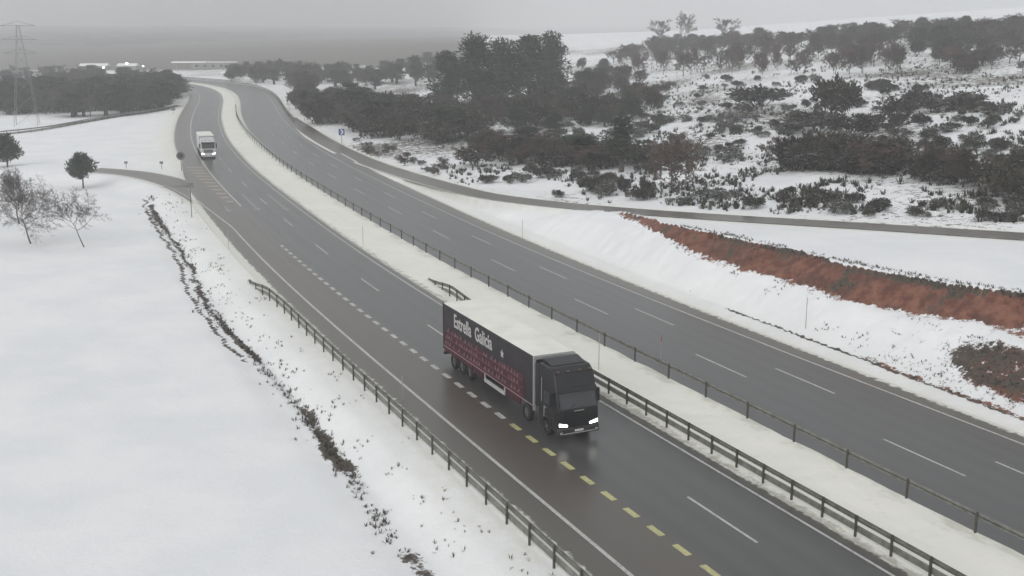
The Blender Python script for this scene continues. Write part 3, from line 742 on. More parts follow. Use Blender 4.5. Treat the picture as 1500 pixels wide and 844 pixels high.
for i in range(3): lib('broom', shrub(90+i, 800, .12, blobs=14, w=1.5), M_BARK, M_BROOM, 'stems', 'foliage')
KN = {'oak': ('evergreen_tree', 'tree'), 'bare': ('bare_tree', 'tree'), 'redbare': ('bare_bush', 'bush'), 'pine': ('pine_tree', 'tree'), 'slimpine': ('pine_tree', 'tree'), 'shrub': ('shrub', 'shrub'), 'broom': ('broom_bush', 'bush')}
def place(kind, p, h, w, label, group=None, var=None, parts=True):
    a = LIB[kind][random.randrange(len(LIB[kind])) if var is None else var % len(LIB[kind])]
    nm, cat = KN[kind]
    t = empty(nm, tuple(p), random.random()*6.283, label, cat, group)
    sz = h/a[2]; sx = w/a[3]
    t.scale = (sx, sx, sz)
    for me_, n_ in ((a[0], a[4]), (a[1], a[5])):
        o = bpy.data.objects.new(n_, me_); COL.objects.link(o); o.parent = t
    return t
def mperpx(p): return math.hypot(p[1], CAM_H-p[2])/F
def feature(kind, px, by, ty, wpx, label, group=None, var=None):
    p, ok = hit(px, by); p = p[0]; k_ = mperpx(p)
    return place(kind, p, (by-ty)*k_*1.03, wpx*k_, label, group, var)

tick('near')
# near trees in the snow field -------------------------------------------------------------
def shear(D, k):
    f = lambda L_: [np.array([v[0]+k*v[2], v[1], v[2]]) for v in L_]
    return f(D[0]), D[1], f(D[2]), D[3]
def near_tree(name, label, px, by, ty, data, mats, rz=0):
    p, _ = hit(px, by); p = p[0]; H_ = (by-ty)*mperpx(p)*1.02
    V, Fc, V2, F2 = data; s = H_/max(v[2] for v in V2)
    t = empty(name, tuple(p), rz, label, 'tree'); t.scale = (s, s, s)
    for v, f, n_, mt in ((V, Fc, 'trunk', mats[0]), (V2, F2, 'crown', mats[1])):
        o = bpy.data.objects.new(n_, mk(n_, v, f, mt)); COL.objects.link(o); o.parent = t
    w = MB(); n=14
    w.add([(0,0,.05)]+[(.9*math.cos(6.283*k/n)*random.uniform(.7,1.2)/s, .6*math.sin(6.283*k/n)/s, .02) for k in range(n)], [(0,k+1,(k+1)%n+1) for k in range(n)])
    return t
near_tree('bare_tree', 'bare leaning tree with thick forked crown at the left edge, nearest the camera', 45, 357, 247, shear(crown_tree(5, 9, 13.5, 15, low=.30, r0=.17, tw=.013, el0=.22, lift=.07), -.24), (M_BARK, M_TWIG))
near_tree('bare_tree', 'slimmer bare tree leaning left, right of the forked one in the snow field', 123, 362, 271, shear(crown_tree(13, 7, 10.5, 9, low=.38, r0=.11, tw=.011, el0=.22, lift=.07), -.40), (M_BARK, M_TWIG))
near_tree('bare_tree', 'dark bare tree standing partly behind the thick forked one', 28, 328, 245, shear(crown_tree(9, 8, 8.5, 11, low=.25, r0=.14, tw=.014), -.08), (M_BARK, M_TWIG))
near_tree('pine_tree', 'round headed young pine by the end of the slip road', 122, 276, 222, pine(3, 6, 6.0, .38, 3200, .46, 34, taper=.15), (M_BARK, M_PINEN))
near_tree('pine_tree', 'dark dense pine cut by the left edge of the picture', 11, 245, 195, pine(8, 6, 8.0, .24, 4200, .46, 40, taper=.3), (M_BARK, M_PINE))

# hillside, single features --------------------------------------------------------------
FE = [('shrub',1113,156,123,70,'dark domed bush alone in the snow on mid hillside'),
 ('shrub',1226,176,108,60,'tall dark bush standing above the bare fan shaped tree on the hillside'),
 ('shrub',1196,194,158,80,'broad bush below the tall dark bush on the hillside'),
 ('shrub',1245,200,166,60,'dark bush just left of the bare fan shaped tree'),
 ('bare',1308,207,141,58,'bare fan shaped tree standing alone against the snow on the right hillside'),
 ('shrub',1345,158,130,56,'left one of two dark bushes on the upper right hillside'),
 ('shrub',1408,162,133,66,'right one of two dark bushes on the upper right hillside'),
 ('redbare',984,282,196,72,'brown bare tree behind the start of the red bank'),
 ('bare',1003,62,19,27,'leafless tree with round crown on the skyline'),
 ('bare',968,64,30,24,'smaller leafless tree on the skyline left of the round one'),
 ('bare',1062,60,28,27,'leafless tree on the skyline right of the round one'),
 ('pine',655,160,78,50,'low pine at the left edge of the tall pine group'),
 ('pine',697,168,52,74,'tallest left pine of the group above the motorway'),
 ('pine',735,160,60,60,'pine in the middle of the tall group above the motorway'),
 ('pine',776,156,56,74,'wide pine right of the middle in the tall group'),
 ('pine',806,146,50,50,'pine with pointed top at the right of the tall group'),
 ('slimpine',609,126,83,20,'small round headed pine apart left of the tall group'),
 ('slimpine',910,252,172,52,'dark upright conifer behind the bend of the service road')]
for kd, px, by, ty, w, lb in FE: feature(kd, px, by, ty, w, lb)

def inpoly(x, y, P):
    c = np.zeros(len(x), bool); n = len(P); j = n-1
    for i in range(n):
        xi, yi = P[i]; xj, yj = P[j]
        if yi != yj: c ^= ((yi > y) != (yj > y)) & (x < (xj-xi)*(y-yi)/(yj-yi)+xi)
        j = i
    return c
def scatter(P, n, fn, seed, mind=0):
    rg = np.random.default_rng(seed); P = np.array(P, float); out = []
    while len(out) < n:
        x = rg.uniform(P[:, 0].min(), P[:, 0].max(), 400); y = rg.uniform(P[:, 1].min(), P[:, 1].max(), 400)
        k = inpoly(x, y, P); out += list(zip(x[k], y[k]))
    out = np.array(out[:n]); p, ok = hit(out[:, 0], out[:, 1])
    s, d = rd(p[:, 0], p[:, 1]); q, e = SL.near(p[:, 0], p[:, 1]); _, r = RPL.near(p[:, 0], p[:, 1])
    good = ok & ((d > 22) & (np.abs(e) > 3.6) | (d < -13) & (np.abs(r) > 4))
    for a in p[good]: fn(a, rg)
def zone(kinds, P, n, hh, ww, label, group, seed):
    def f(p, rg):
        kd = kinds[rg.integers(len(kinds))]; h = rg.uniform(*hh); w = h*rg.uniform(*ww)
        lb = label[kd] if isinstance(label, dict) else label
        gr = group + (' (' + KN[kd][1] + ')' if len(kinds) > 1 else '')
        place(kd, p, h, w, lb, gr)
    scatter(P, n, f, seed)
zone(['shrub','shrub','shrub','redbare'], [(1085,262),(1180,252),(1330,262),(1420,278),(1500,300),(1500,284),(1420,262),(1300,244),(1108,240)], 38, (2.6,5.6), (.9,1.5), {'shrub': 'tall dark shrub in the dense row behind the service road at the right', 'redbare': 'tall brown twiggy bush in the dense row behind the service road at the right'}, 'shrubs in the dense row on the right hillside', 1)
zone(['broom','redbare'], [(505,218),(560,236),(640,262),(690,262),(660,236),(600,226),(520,206)], 30, (.6,1.5), (1.2,1.8), {'broom': 'low frosted broom bush on the snow bank beside the service road start', 'redbare': 'low brown twiggy bush on the snow bank beside the service road start'}, 'low bushes on the bank by the service road start', 21)
zone(['shrub','redbare','slimpine'], [(690,244),(760,246),(850,250),(935,250),(935,232),(850,228),(760,222),(690,220)], 40, (3.,5.4), (1.,1.6),
     {'shrub': 'dark bush in the hedge like row above the service road bend', 'redbare': 'reddish bare bush in the hedge like row above the service road bend', 'slimpine': 'small conifer in the hedge like row above the service road bend'}, 'hedge like row above the service road', 2)
zone(['shrub','broom'], [(690,268),(760,283),(860,294),(960,300),(960,270),(860,256),(760,250),(700,250)], 36, (.8,2.0), (1.2,1.9), {'shrub': 'low dark bush in the snow beside the service road bend', 'broom': 'low grey green broom bush in the snow beside the service road bend'}, 'low bushes beside the service road bend', 3)
zone(['shrub','broom'], [(960,304),(1200,318),(1500,326),(1500,304),(1300,290),(1000,272)], 34, (.7,1.7), (1.2,2.0), {'shrub': 'low dark bush in the snow close behind the service road', 'broom': 'low grey green broom bush in the snow close behind the service road'}, 'low bushes close behind the service road', 4)
zone(['broom','shrub'], [(960,262),(1120,236),(1330,240),(1500,250),(1500,150),(1250,120),(1000,110),(850,150),(800,200),(840,222)], 210, (.9,2.4), (1.1,1.9), {'shrub': 'dark bush on the snowy middle hillside', 'broom': 'grey green broom bush on the snowy middle hillside'}, 'bushes on the middle hillside', 5)
zone(['bare','redbare'], [(940,112),(1120,112),(1320,108),(1320,84),(1000,72),(880,86)], 110, (4.5,8.5), (.4,.8), {'bare': 'thin leafless tree on the upper hillside below the wooded skyline', 'redbare': 'brown bare bush on the upper hillside below the wooded skyline'}, 'thin leafless trees on the upper hillside', 6)
zone(['pine','bare','oak','bare','redbare'], [(880,96),(960,82),(1100,76),(1300,70),(1500,72),(1500,48),(1350,50),(1150,60),(960,68)], 230, (4.5,8), (.8,1.3), {'pine': 'dark pine in the wood along the skyline', 'bare': 'leafless tree in the wood along the skyline', 'oak': 'dark evergreen in the wood along the skyline', 'redbare': 'brown leafless bush in the wood along the skyline'}, 'wood along the skyline', 7)
zone(['oak','redbare','bare'], [(1340,96),(1420,110),(1500,120),(1500,66),(1340,62)], 46, (3,6), (.8,1.4), {'oak': 'dark bush on the upper right slope', 'redbare': 'brown bare bush on the upper right slope', 'bare': 'leafless tree on the upper right slope'}, 'scrub on the upper right slope', 8)
zone(['pine','oak','redbare'], [(600,172),(680,190),(780,196),(900,186),(960,160),(930,108),(850,96),(800,140),(700,160),(600,150)], 110, (3,7), (.8,1.3), {'pine': 'small pine below the tall pine group', 'oak': 'dark bush below the tall pine group', 'redbare': 'brown bare bush below the tall pine group'}, 'scrub wood below the tall pine group', 9)
zone(['slimpine','oak','oak','bare'], [(436,160),(470,184),(520,200),(570,208),(650,214),(690,206),(640,180),(560,168),(500,152),(430,140)], 120, (4.5,8), (.8,1.2), {'slimpine': 'dark conifer in the thicket beside the far motorway bend', 'oak': 'dark bush in the thicket beside the far motorway bend', 'bare': 'leafless tree in the thicket beside the far motorway bend'}, 'thicket beside the far motorway bend', 10)
zone(['slimpine','bare','oak'], [(330,118),(400,128),(440,140),(520,134),(620,124),(680,112),(640,96),(520,104),(420,104),(330,108)], 100, (4,9), (.8,1.2), {'slimpine': 'hazy conifer beyond the far motorway bend', 'bare': 'hazy leafless tree beyond the far motorway bend', 'oak': 'hazy bush beyond the far motorway bend'}, 'hazy trees beyond the far bend', 11)
zone(['pine','bare','slimpine','pine','slimpine'], [(0,168),(60,168),(120,173),(190,168),(258,157),(262,140),(240,128),(180,140),(100,146),(0,146)], 180, (6,9.5), (.8,1.15), {'pine': 'dark hazy pine in the wood left of the motorway', 'bare': 'hazy leafless tree in the wood left of the motorway', 'slimpine': 'slim hazy conifer in the wood left of the motorway'}, 'wood left of the motorway', 12)
zone(['bare','slimpine'], [(0,140),(100,138),(200,130),(245,124),(240,114),(120,112),(0,114)], 80, (5,9), (.7,1.1), {'bare': 'faint leafless tree in the mist behind the left wood', 'slimpine': 'faint conifer in the mist behind the left wood'}, 'misty trees behind the left wood', 13)

tick('tufts')
# uncountable heath and grass -----------------------------------------------------------
def tufts(name, P, n, hh, mat, seed, blades=7, mask=None, wide=.13, flat=.9):
    rg = np.random.default_rng(seed)
    if mask is not None: pts = mask(rg, n)
    else:
        Q = np.array(P, float); out = []
        while len(out) < n:
            x = rg.uniform(Q[:, 0].min(), Q[:, 0].max(), 4000); y = rg.uniform(Q[:, 1].min(), Q[:, 1].max(), 4000)
            k = inpoly(x, y, Q); out += list(zip(x[k], y[k]))
        out = np.array(out[:n]); pts, ok = hit(out[:, 0], out[:, 1]); s, d = rd(pts[:, 0], pts[:, 1]); _, e = SL.near(pts[:, 0], pts[:, 1]); _, r = RPL.near(pts[:, 0], pts[:, 1])
        v = fbm(pts[:, 0]/14+3, pts[:, 1]/14+8)
        pts = pts[ok & ((d > 21) | (d < -14)) & (np.abs(e) > 3.0) & (np.abs(r) > 4) & ((v > .44 + .1*rg.random(len(v))) & (fbm(pts[:, 0]/3.5, pts[:, 1]/3.5+40) > .44))]
    N = len(pts); C = np.repeat(pts, blades, axis=0); M_ = N*blades
    h = np.repeat(rg.uniform(*hh, N), blades)*rg.uniform(.6, 1.1, M_); az = rg.random(M_)*6.283; t = rg.random(M_)*flat
    o = np.stack([np.cos(az), np.sin(az), np.zeros(M_)], 1); base = C + o*(h*.35*rg.random(M_))[:, None]; base[:, 2] -= .03
    tip = base + o*(h*t)[:, None] + np.array([0, 0, 1.])*(h*np.sqrt(1-np.minimum(t, .95)**2))[:, None]
    sd = np.stack([-np.sin(az), np.cos(az), np.zeros(M_)], 1)*(h*wide)[:, None]
    V = np.stack([base-sd, base+sd, tip+sd*.35, tip-sd*.35], 1).reshape(-1, 3)
    o_ = bpy.data.objects.new(name, mk(name, V.tolist(), np.arange(4*M_).reshape(-1, 4).tolist(), mat)); COL.objects.link(o_)
    return o_
hillpoly = [(690,300),(960,304),(1200,318),(1500,328),(1500,60),(1300,60),(1000,76),(860,90),(760,150),(600,180),(560,215),(640,240)]
tag(tufts('heath', hillpoly, 9000, (.15,.85), M_SHRUB, 31, blades=12), 'low dark heath poking through the snow over the whole hillside', 'heath', kind='stuff')
tag(tufts('heath', hillpoly, 5000, (.3,.9), M_BROOM, 32, blades=11), 'grey green scrub poking through the snow over the whole hillside', 'heath', kind='stuff')
def dm(rg, n):
    s = rg.uniform(64, 200, n); keep = fbm(s/5, s*0+1) > .46; d = -18.2 - .5*np.sin(s/9) + rg.normal(0, .28, n) + .9*(rg.random(n) < .15)*rg.normal(0, 1, n); P = rp(s, d)[keep]
    return np.column_stack([P, terrain(P[:, 0], P[:, 1])])
tag(tufts('ditch_grass', None, 1500, (.10,.30), M_DARKGR, 33, blades=8, mask=dm, flat=1.0), 'dead dark grass lining the ditch across the snow field', 'grass', kind='stuff')
def dv2(rg, n):
    s = rg.uniform(60, 200, n); d = rg.choice([-15.9, -16.6, -14.6], n) + rg.normal(0, .5, n); keep = fbm(s/2.5, d/1.2) > .60; P = rp(s[keep], d[keep])
    return np.column_stack([P, terrain(P[:, 0], P[:, 1])])
tag(tufts('verge_grass', None, 1500, (.08,.25), M_GRASS, 34, blades=6, mask=dv2), 'dry grass tips showing through snow on the left verge', 'grass', kind='stuff')
def dv3(rg, n):
    s = rg.uniform(62, 120, n); d = rg.uniform(22.4, 28, n); w = fbm(s/3, d/2) + .20*np.exp(-((s-78)/9)**2) - .08*ss(s, 88, 108); keep = w > .60; P = rp(s[keep], d[keep])
    return np.column_stack([P, terrain(P[:, 0], P[:, 1])])
tag(tufts('bank_grass', None, 2600, (.08,.22), M_DARKGR, 35, blades=6, mask=dv3), 'dead grass and weeds on the slope under the red bank', 'grass', kind='stuff')
def dv4(rg, n):
    s = rg.uniform(64, 122, n); cd = np.interp(s, cs, c_cd); d = cd - .1 + rg.normal(0, .35, n); P = rp(s, d)
    return np.column_stack([P, terrain(P[:, 0], P[:, 1])])
tag(tufts('bank_turf', None, 700, (.12,.30), M_DARKGR, 36, blades=6, mask=dv4, flat=1.3), 'dark turf hanging over the top edge of the red bank', 'turf', kind='stuff')
def dv5(rg, n):
    s = rg.uniform(40, 240, n); sd_ = rg.random(n) < .5; d = np.where(sd_, 6.2 + np.interp(s, [60,150,250,350], [.2,0,-.6,-1.6]) + rg.normal(-.2, .35, n), 1.5 + rg.normal(.3, .3, n)); keep = fbm(s/2, d*2) > .56; P = rp(s[keep], d[keep])
    return np.column_stack([P, terrain(P[:, 0], P[:, 1])])
tag(tufts('median_grass', None, 2200, (.06,.2), M_GRASS, 37, blades=5, mask=dv5), 'dry grass tips showing in the snow of the median', 'grass', kind='stuff')

tick('veh')
# ------------------------------------------------------------------ vehicles
M_BLACKP = pm('black_cab_paint', (.010, .010, .013), .35, coat=.1, var=.3, scale=1.2); M_CURT = pm('dark_curtain', (.022, .017, .022), .55, var=.25, scale=.8)
M_MAROON = pm('maroon_curtain', (.060, .012, .022), .6, var=.35, scale=1.0); M_MARK = pm('pale_maroon_print', (.21, .10, .12), .6, var=.3, scale=3)
M_TXT = pm('white_print', (.50, .49, .48), .5); M_SNOWR = pm('snow_on_roof', (.78, .775, .72), .8, var=.06, scale=.7)
M_ALU = pm('pale_aluminium', (.45, .46, .46), .4, .4); M_RUB = pm('rubber', (.02, .02, .02), .85, var=.3, scale=5); M_RIM = pm('rim', (.18, .18, .18), .45, .5)
M_GLASS = pm('dark_glass', (.03, .035, .04), .08, coat=.5); M_LAMP = pm('lit_headlamp', (.9, .9, .9), .3, emis=(1, .98, .93), es=4)
M_CHAS = pm('chassis', (.03, .03, .03), .7, var=.3, scale=3); M_WHT = pm('white_cab_paint', (.55, .56, .56), .4, var=.1, scale=1); M_AMB = pm('amber_marker', (.12, .07, .04), .4)
M_GRIL = pm('grille_black', (.012, .012, .013), .5); M_REDL = pm('tail_light', (.4, .03, .02), .4); M_PLATE = pm('number_plate', (.6, .6, .58), .4)
def wheel_mesh(r=.5, w=.3):
    b = MB(); n = 24
    prof = [(r*.62, -w/2), (r*.93, -w/2), (r, -w*.32), (r, w*.32), (r*.93, w/2), (r*.62, w/2)]
    V = []; 
    for k in range(n):
        t = 6.28318*k/n
        for rr_, y in prof: V.append((rr_*math.cos(t), y, rr_*math.sin(t)))
    m_ = len(prof); b.add(V, [(k*m_+j, k*m_+j+1, ((k+1) % n)*m_+j+1, ((k+1) % n)*m_+j) for k in range(n) for j in range(m_-1)])
    tyre = b.mesh('tyre', M_RUB, True)
    b = MB(); b.tube((0, -w*.30, 0), (0, w*.30, 0), r*.63, n=20); b.tube((0, -w*.5, 0), (0, w*.5, 0), r*.2, n=10)
    for k in range(8): t = 6.283*k/8; b.tube((r*.4*math.cos(t), -w*.34, r*.4*math.sin(t)), (r*.4*math.cos(t), w*.34, r*.4*math.sin(t)), r*.07, n=6)
    return tyre, b.mesh('rim', M_RIM)
WH = wheel_mesh()
def wheel(parent, x, y, r=.5):
    o = empty('wheel', (x, y, r)); o.parent = parent; o.scale = (r/.5,)*3
    for me_, n_ in zip(WH, ('tyre', 'rim')):
        c = bpy.data.objects.new(n_, me_); COL.objects.link(c); c.parent = o
    return o
def text_mesh(txt, size, name, mat, parent, loc, rot, sx=1., depth=.006, off=.0):
    cu = bpy.data.curves.new('t', 'FONT'); cu.body = txt; cu.size = size; cu.extrude = depth; cu.offset = off; cu.resolution_u = 3
    to = bpy.data.objects.new('t', cu); COL.objects.link(to); bpy.context.view_layer.update()
    me_ = bpy.data.meshes.new_from_object(to.evaluated_get(bpy.context.evaluated_depsgraph_get())); bpy.data.objects.remove(to)
    me_.materials.clear(); me_.materials.append(mat); me_.name = name
    o = bpy.data.objects.new(name, me_); COL.objects.link(o); o.parent = parent; o.location = loc; o.rotation_euler = rot; o.scale = (sx, 1, 1); return o

def lorry(pos, rz, sc, label, black=True):
    """x forward, y left, origin on the ground under the trailer front"""
    t = empty('lorry', pos, rz, label, 'lorry'); t.scale = (sc, sc, sc)
    TL = 13.6 if black else 8.5; hw = 1.27; zt = 4.0 if black else 3.75; zb = 1.15
    cm = M_BLACKP if black else M_WHT
    # trailer
    b = MB(); b.box(-TL, 0, -hw, hw, zb, zt-.03); b.build('trailer_body', M_CURT if black else M_WHT, t, bevel=.03)
    b = MB(); b.box(-TL+.04, -.04, -hw+.03, hw-.03, zt-.03, zt+.05); b.build('snow_covered_roof', M_SNOWR, t, bevel=.04)
    b = MB(); b.box(-.02, .06, -hw-.03, -hw+.15, zb-.25, zt-.02); b.box(-.02, .06, hw-.15, hw+.03, zb-.25, zt-.02); b.box(-.02, .05, -hw+.15, hw-.15, zt-.20, zt-.02); b.build('front_corner_frame', M_ALU, t, bevel=.02)
    b = MB(); b.box(-TL-.05, -TL+.1, -hw-.02, -hw+.08, zb-.2, zt); b.box(-TL-.05, -TL+.1, hw-.08, hw+.02, zb-.2, zt); b.box(-TL-.05, -TL+.0, -hw+.08, hw-.08, zb, zb+.2); b.build('rear_frame', M_CHAS if black else M_ALU, t)
    if black:
        for sd in (-1, 1):
            y0, y1 = (-hw-.012, -hw-.002) if sd < 0 else (hw+.002, hw+.012)
            n = 40; top = [zb + 1.18 + .30*math.sin(i*.42)*math.exp(-i/25) + .25*(i/n) - .3*(i < 3) for i in range(n+1)]
            b = MB(); pr = [(-TL+.15 + (TL-1.3)*i/n, top[i]) for i in range(n+1)]
            b.prism([(-TL+.15, zb+.02)] + pr + [(-1.15, zb+.02)], y0, y1); b.build('maroon_panel', M_MAROON, t)
            y0, y1 = (-hw-.03, -hw-.013) if sd < 0 else (hw+.013, hw+.03)
            b = MB(); b.box(-TL+.1, -.1, y0, y1, zb+.0, zb+.07); b.build('side_stripe', pm('pinkish_stripe', (.30, .20, .22), .5), t)
            b = MB()                             # printed rows of small bottle shapes
            rg = random.Random(4)
            for row, zc in enumerate((zb+.22, zb+.66, zb+1.10)):
                x = -TL + .5 + .2*row
                b.box(-TL+.4, -1.4, y0+.004 if sd < 0 else y0, y1 if sd < 0 else y1-.004, zc-.008, zc+.008)
                while x < -1.5:
                    h_ = rg.uniform(.24, .34); w_ = .065
                    if rg.random() < .86:
                        pr = [(x-w_, zc), (x+w_, zc), (x+w_, zc+h_*.6), (x+w_*.4, zc+h_*.75), (x+w_*.4, zc+h_), (x-w_*.4, zc+h_), (x-w_*.4, zc+h_*.75), (x-w_, zc+h_*.6)]
                        b.prism(pr, y0+.004 if sd < 0 else y0, y1 if sd < 0 else y1-.004)
                        if rg.random() < .7: b.prism([(x-w_*2.6, zc+.02), (x-w_*1.4, zc+.02), (x-w_*1.4, zc+h_*.5), (x-w_*2.6, zc+h_*.5)], y0+.004 if sd < 0 else y0, y1 if sd < 0 else y1-.004)
                    x += rg.choice([.36, .42, .55])
            b.build('bottle_print', M_MARK, t)
            if sd < 0:
                text_mesh('Estrella', 1.22, 'lettering', M_TXT, t, (-TL+1.9, -hw-.02, zt-1.12), (R(90), 0, 0), .80, off=.026)
                text_mesh('Galicia', 1.22, 'lettering', M_TXT, t, (-TL+5.35, -hw-.02, zt-1.12), (R(90), 0, 0), .80, off=.026)
            else:
                text_mesh('Estrella Galicia', 1.0, 'lettering', M_TXT, t, (-2.4, hw+.02, zt-1.18), (R(90), 0, R(180)), .82, off=.022)
            b = MB(); cx = (-TL+9.45) if sd < 0 else -9.8
            pr = []
            for k_ in range(10):
                a_ = math.pi/2 + k_*math.pi/5; r_0 = .27 if k_ % 2 == 0 else .115; pr.append((cx + r_0*math.cos(a_), zt-.95 + r_0*math.sin(a_)))
            b.prism(pr, y0, y1); b.build('star_emblem', M_TXT, t)
        b = MB(); b.box(-6.9, -3.9, -hw+.02, -hw+.10, .58, .80); b.box(-6.9, -6.82, -hw+.03, -hw+.09, .58, zb); b.box(-3.98, -3.9, -hw+.03, -hw+.09, .58, zb); b.build('side_guard', M_TXT, t)
        b = MB(); b.box(-6.9, -3.9, hw-.12, hw-.02, .55, .72); b.build('side_guard', M_TXT, t)
        b = MB(); b.box(-3.7, -1.75, -hw+.0, -hw+.1, .70, zb); b.build('side_skirt', M_MAROON, t); b = MB(); b.box(-8.6, -7.1, -hw, -hw+.1, .70, zb); b.build('side_skirt', M_MAROON, t); b = MB(); b.box(-TL+.2, -8.75, -hw, -hw+.04, .86, zb); b.build('side_skirt', M_MAROON, t)
    b = MB(); b.box(-TL+.2, 1.8, -.45, .45, .85, zb); b.box(-TL+.3, -TL+5.2, -hw+.1, hw-.1, .95, zb); b.build('chassis', M_CHAS, t)
    b = MB(); b.box(-TL-.02, -TL+.1, -hw, hw, .55, .72); b.build('rear_bumper', M_CHAS, t)
    b = MB(); b.box(-TL-.06, -TL-.02, -hw+.05, -hw+.4, .75, .9); b.box(-TL-.06, -TL-.02, hw-.4, hw-.05, .75, .9); b.build('tail_light', M_REDL, t)
    ax3 = (-TL+1.7, -TL+3.0, -TL+4.3) if black else (-TL+1.6,)
    for x in ax3:
        for y in (-hw+.17, hw-.17): wheel(t, x, y, .5)
    for y in (-hw+.18, hw-.18): wheel(t, -1.0 if black else 0.4 - TL*.0 - 4.0, y, .5)
    for y in (-hw+.2, hw-.2): wheel(t, 1.55 if black else 1.5, y, .5)
    # cab: profile in (x,z)
    x0, x1 = .55, 2.95; top = 3.86 if black else 3.3
    cab = [(x0, .62), (x1-.12, .42), (x1, .62), (x1, 1.25), (x1-.04, 1.72), (x1-.34, 2.78), (x1-.62, top-.28), (x1-1.05, top), (x0+.25, top+.05), (x0, top-.1)]
    b = MB(); b.prism(cab, -1.22, 1.22); b.build('cab', cm, t, bevel=.10)
    b = MB(); b.prism([(x1-.035, 1.80), (x1-.33, 2.72), (x1-.30, 2.73), (x1-.005, 1.80)], -1.08, 1.08); b.build('windscreen', M_GLASS, t)
    for sd in (-1, 1):
        y = sd*1.222
        b = MB(); b.prism([(1.25, 1.75), (2.55, 1.75), (2.38, 2.45), (1.25, 2.45)], min(y, y+sd*.012), max(y, y+sd*.012)); b.build('side_window', M_GLASS, t)
        b = MB(); b.prism([(1.15, .95), (2.62, .95), (2.62, 1.70), (1.15, 1.70)], min(y, y+sd*.008), max(y, y+sd*.008)); dr = b.build('door', cm, t)
        b = MB(); b.box(1.3, 1.5, min(y+sd*.01, y+sd*.04), max(y+sd*.01, y+sd*.04), 1.5, 1.55); b.build('handle', M_ALU, dr)
        b = MB(); b.box(x1-.62, x1-.42, min(sd*1.30, sd*1.50), max(sd*1.30, sd*1.50), 1.85, 2.6); b.tube((x1-.5, sd*1.15, 2.55), (x1-.5, sd*1.4, 2.55), .03); b.build('mirror', M_GRIL, t, bevel=.03)
        b = MB(); b.prism([(x0, top-.05), (x0+.02, 1.3), (x0-.45, 1.3), (x0-.45, top-.2)], min(y*.98, y*.98-sd*.04), max(y*.98, y*.98-sd*.04)); b.build('side_fairing', cm, t)
        b = MB(); b.add([(x1-.03, sd*.66, .80), (x1+.03, sd*.66, .80), (x1+.03, sd*.66, .92), (x1-.03, sd*.66, .92), (x1-.10, sd*1.16, .86), (x1+.03, sd*1.16, .86), (x1+.02, sd*1.16, 1.05), (x1-.10, sd*1.16, 1.05)], [(0,1,2,3),(4,7,6,5),(0,4,5,1),(1,5,6,2),(2,6,7,3),(3,7,4,0)]); b.build('headlight', M_LAMP, t, bevel=.02)
        b = MB(); b.box(x0-.0, x1-.9, min(sd*1.0, sd*1.2), max(sd*1.0, sd*1.2), .32, .62); b.build('step', M_CHAS, t)
        b = MB(); b.prism([(.9, .62), (.95, 1.0), (1.2, 1.16), (1.9, 1.16), (2.15, 1.0), (2.2, .62), (2.08, .62), (1.95, .95), (1.75, 1.06), (1.35, 1.06), (1.15, .95), (1.02, .62)], min(sd*1.225, sd*1.25), max(sd*1.225, sd*1.25)); b.build('wheel_arch', M_CHAS, t)
    b = MB(); b.box(x1-.3, x1+.06, -1.24, 1.24, .34, .74); b.build('bumper', M_CHAS if black else M_ALU, t, bevel=.06)
    b = MB()
    for z in (1.10, 1.24, 1.38, 1.52): b.box(x1-.03, x1+.03, -.78, .78, z, z+.085)
    b.build('grille', M_GRIL if black else M_CHAS, t)
    b = MB(); b.box(x1+.06, x1+.075, -.26, .26, .52, .63); b.build('number_plate', M_PLATE, t)
    b = MB(); b.box(x1+.03, x1+.04, -.3, .3, 1.64, 1.69); b.build('badge', M_ALU, t)
    b = MB(); b.box(x1+.062, x1+.08, -.95, .95, .42, .47); b.build('bumper_trim', M_ALU, t)
    for yy in (-.95, -.35, .35, .95):
        b = MB(); b.box(x1-.66, x1-.56, yy-.09, yy+.09, top-.20, top-.13); b.build('marker_light', M_AMB, t)
    for sd in (-1, 1):
        b = MB(); b.prism([(x1+.06, .44), (x1+.075, .44), (x1+.075, .56), (x1+.06, .56)], min(sd*.98, sd*1.14), max(sd*.98, sd*1.14)); b.build('fog_lamp', M_ALU, t)
        b = MB(); b.tube((.98, sd*1.245, 1.75), (.98, sd*1.245, 3.1), .018); b.tube((1.3, sd*1.245, .98), (1.3, sd*1.245, 1.6), .02); b.build('grab_rail', M_ALU, t)
    b = MB(); b.tube((x1+.0, -.5, 1.84), (x1-.17, .25, 2.2), .014); b.tube((x1+.0, .2, 1.84), (x1-.17, .9, 2.2), .014); b.build('wiper', M_GRIL, t)
    b = MB(); b.prism([(x1-.28, 2.80), (x1-.02, 2.68), (x1-.02, 2.72), (x1-.28, 2.88)], -1.15, 1.15); b.build('sun_visor', M_GRIL, t)
    b = MB(); b.prism([(x0+.1, top+.05), (x1-1.2, top+.03), (x0+.3, top+.22), (x0+.1, top+.22)], -1.05, 1.05); b.build('roof_spoiler', cm, t, bevel=.04)
    return t
def heading(s): a = rp([s+2], [0])[0]; b = rp([s-2], [0])[0]; return math.atan2(b[1]-a[1], b[0]-a[0])
TSC = 1.12
fp = unpx(781, 624, 0); fs, fd = rd([fp[0]], [fp[1]]); fs, fd = float(fs[0]), float(fd[0])
cpos = rp([fs], [fd + 1.27*TSC])[0]
print('TRUCK', fs, fd, 'rear', rd([unpx(644, 533)[0]], [unpx(644, 533)[1]]))
lorry((cpos[0], cpos[1], .008), heading(fs+5), TSC, 'black articulated lorry with lettered maroon side and snow on its trailer roof')
p2 = unpx(306, 233, 0); s2_, d2__ = rd([p2[0]], [p2[1]]); q2 = rp([float(s2_[0]) + 3.2], [float(d2__[0])])[0]
print('TRUCK2', s2_, d2__)
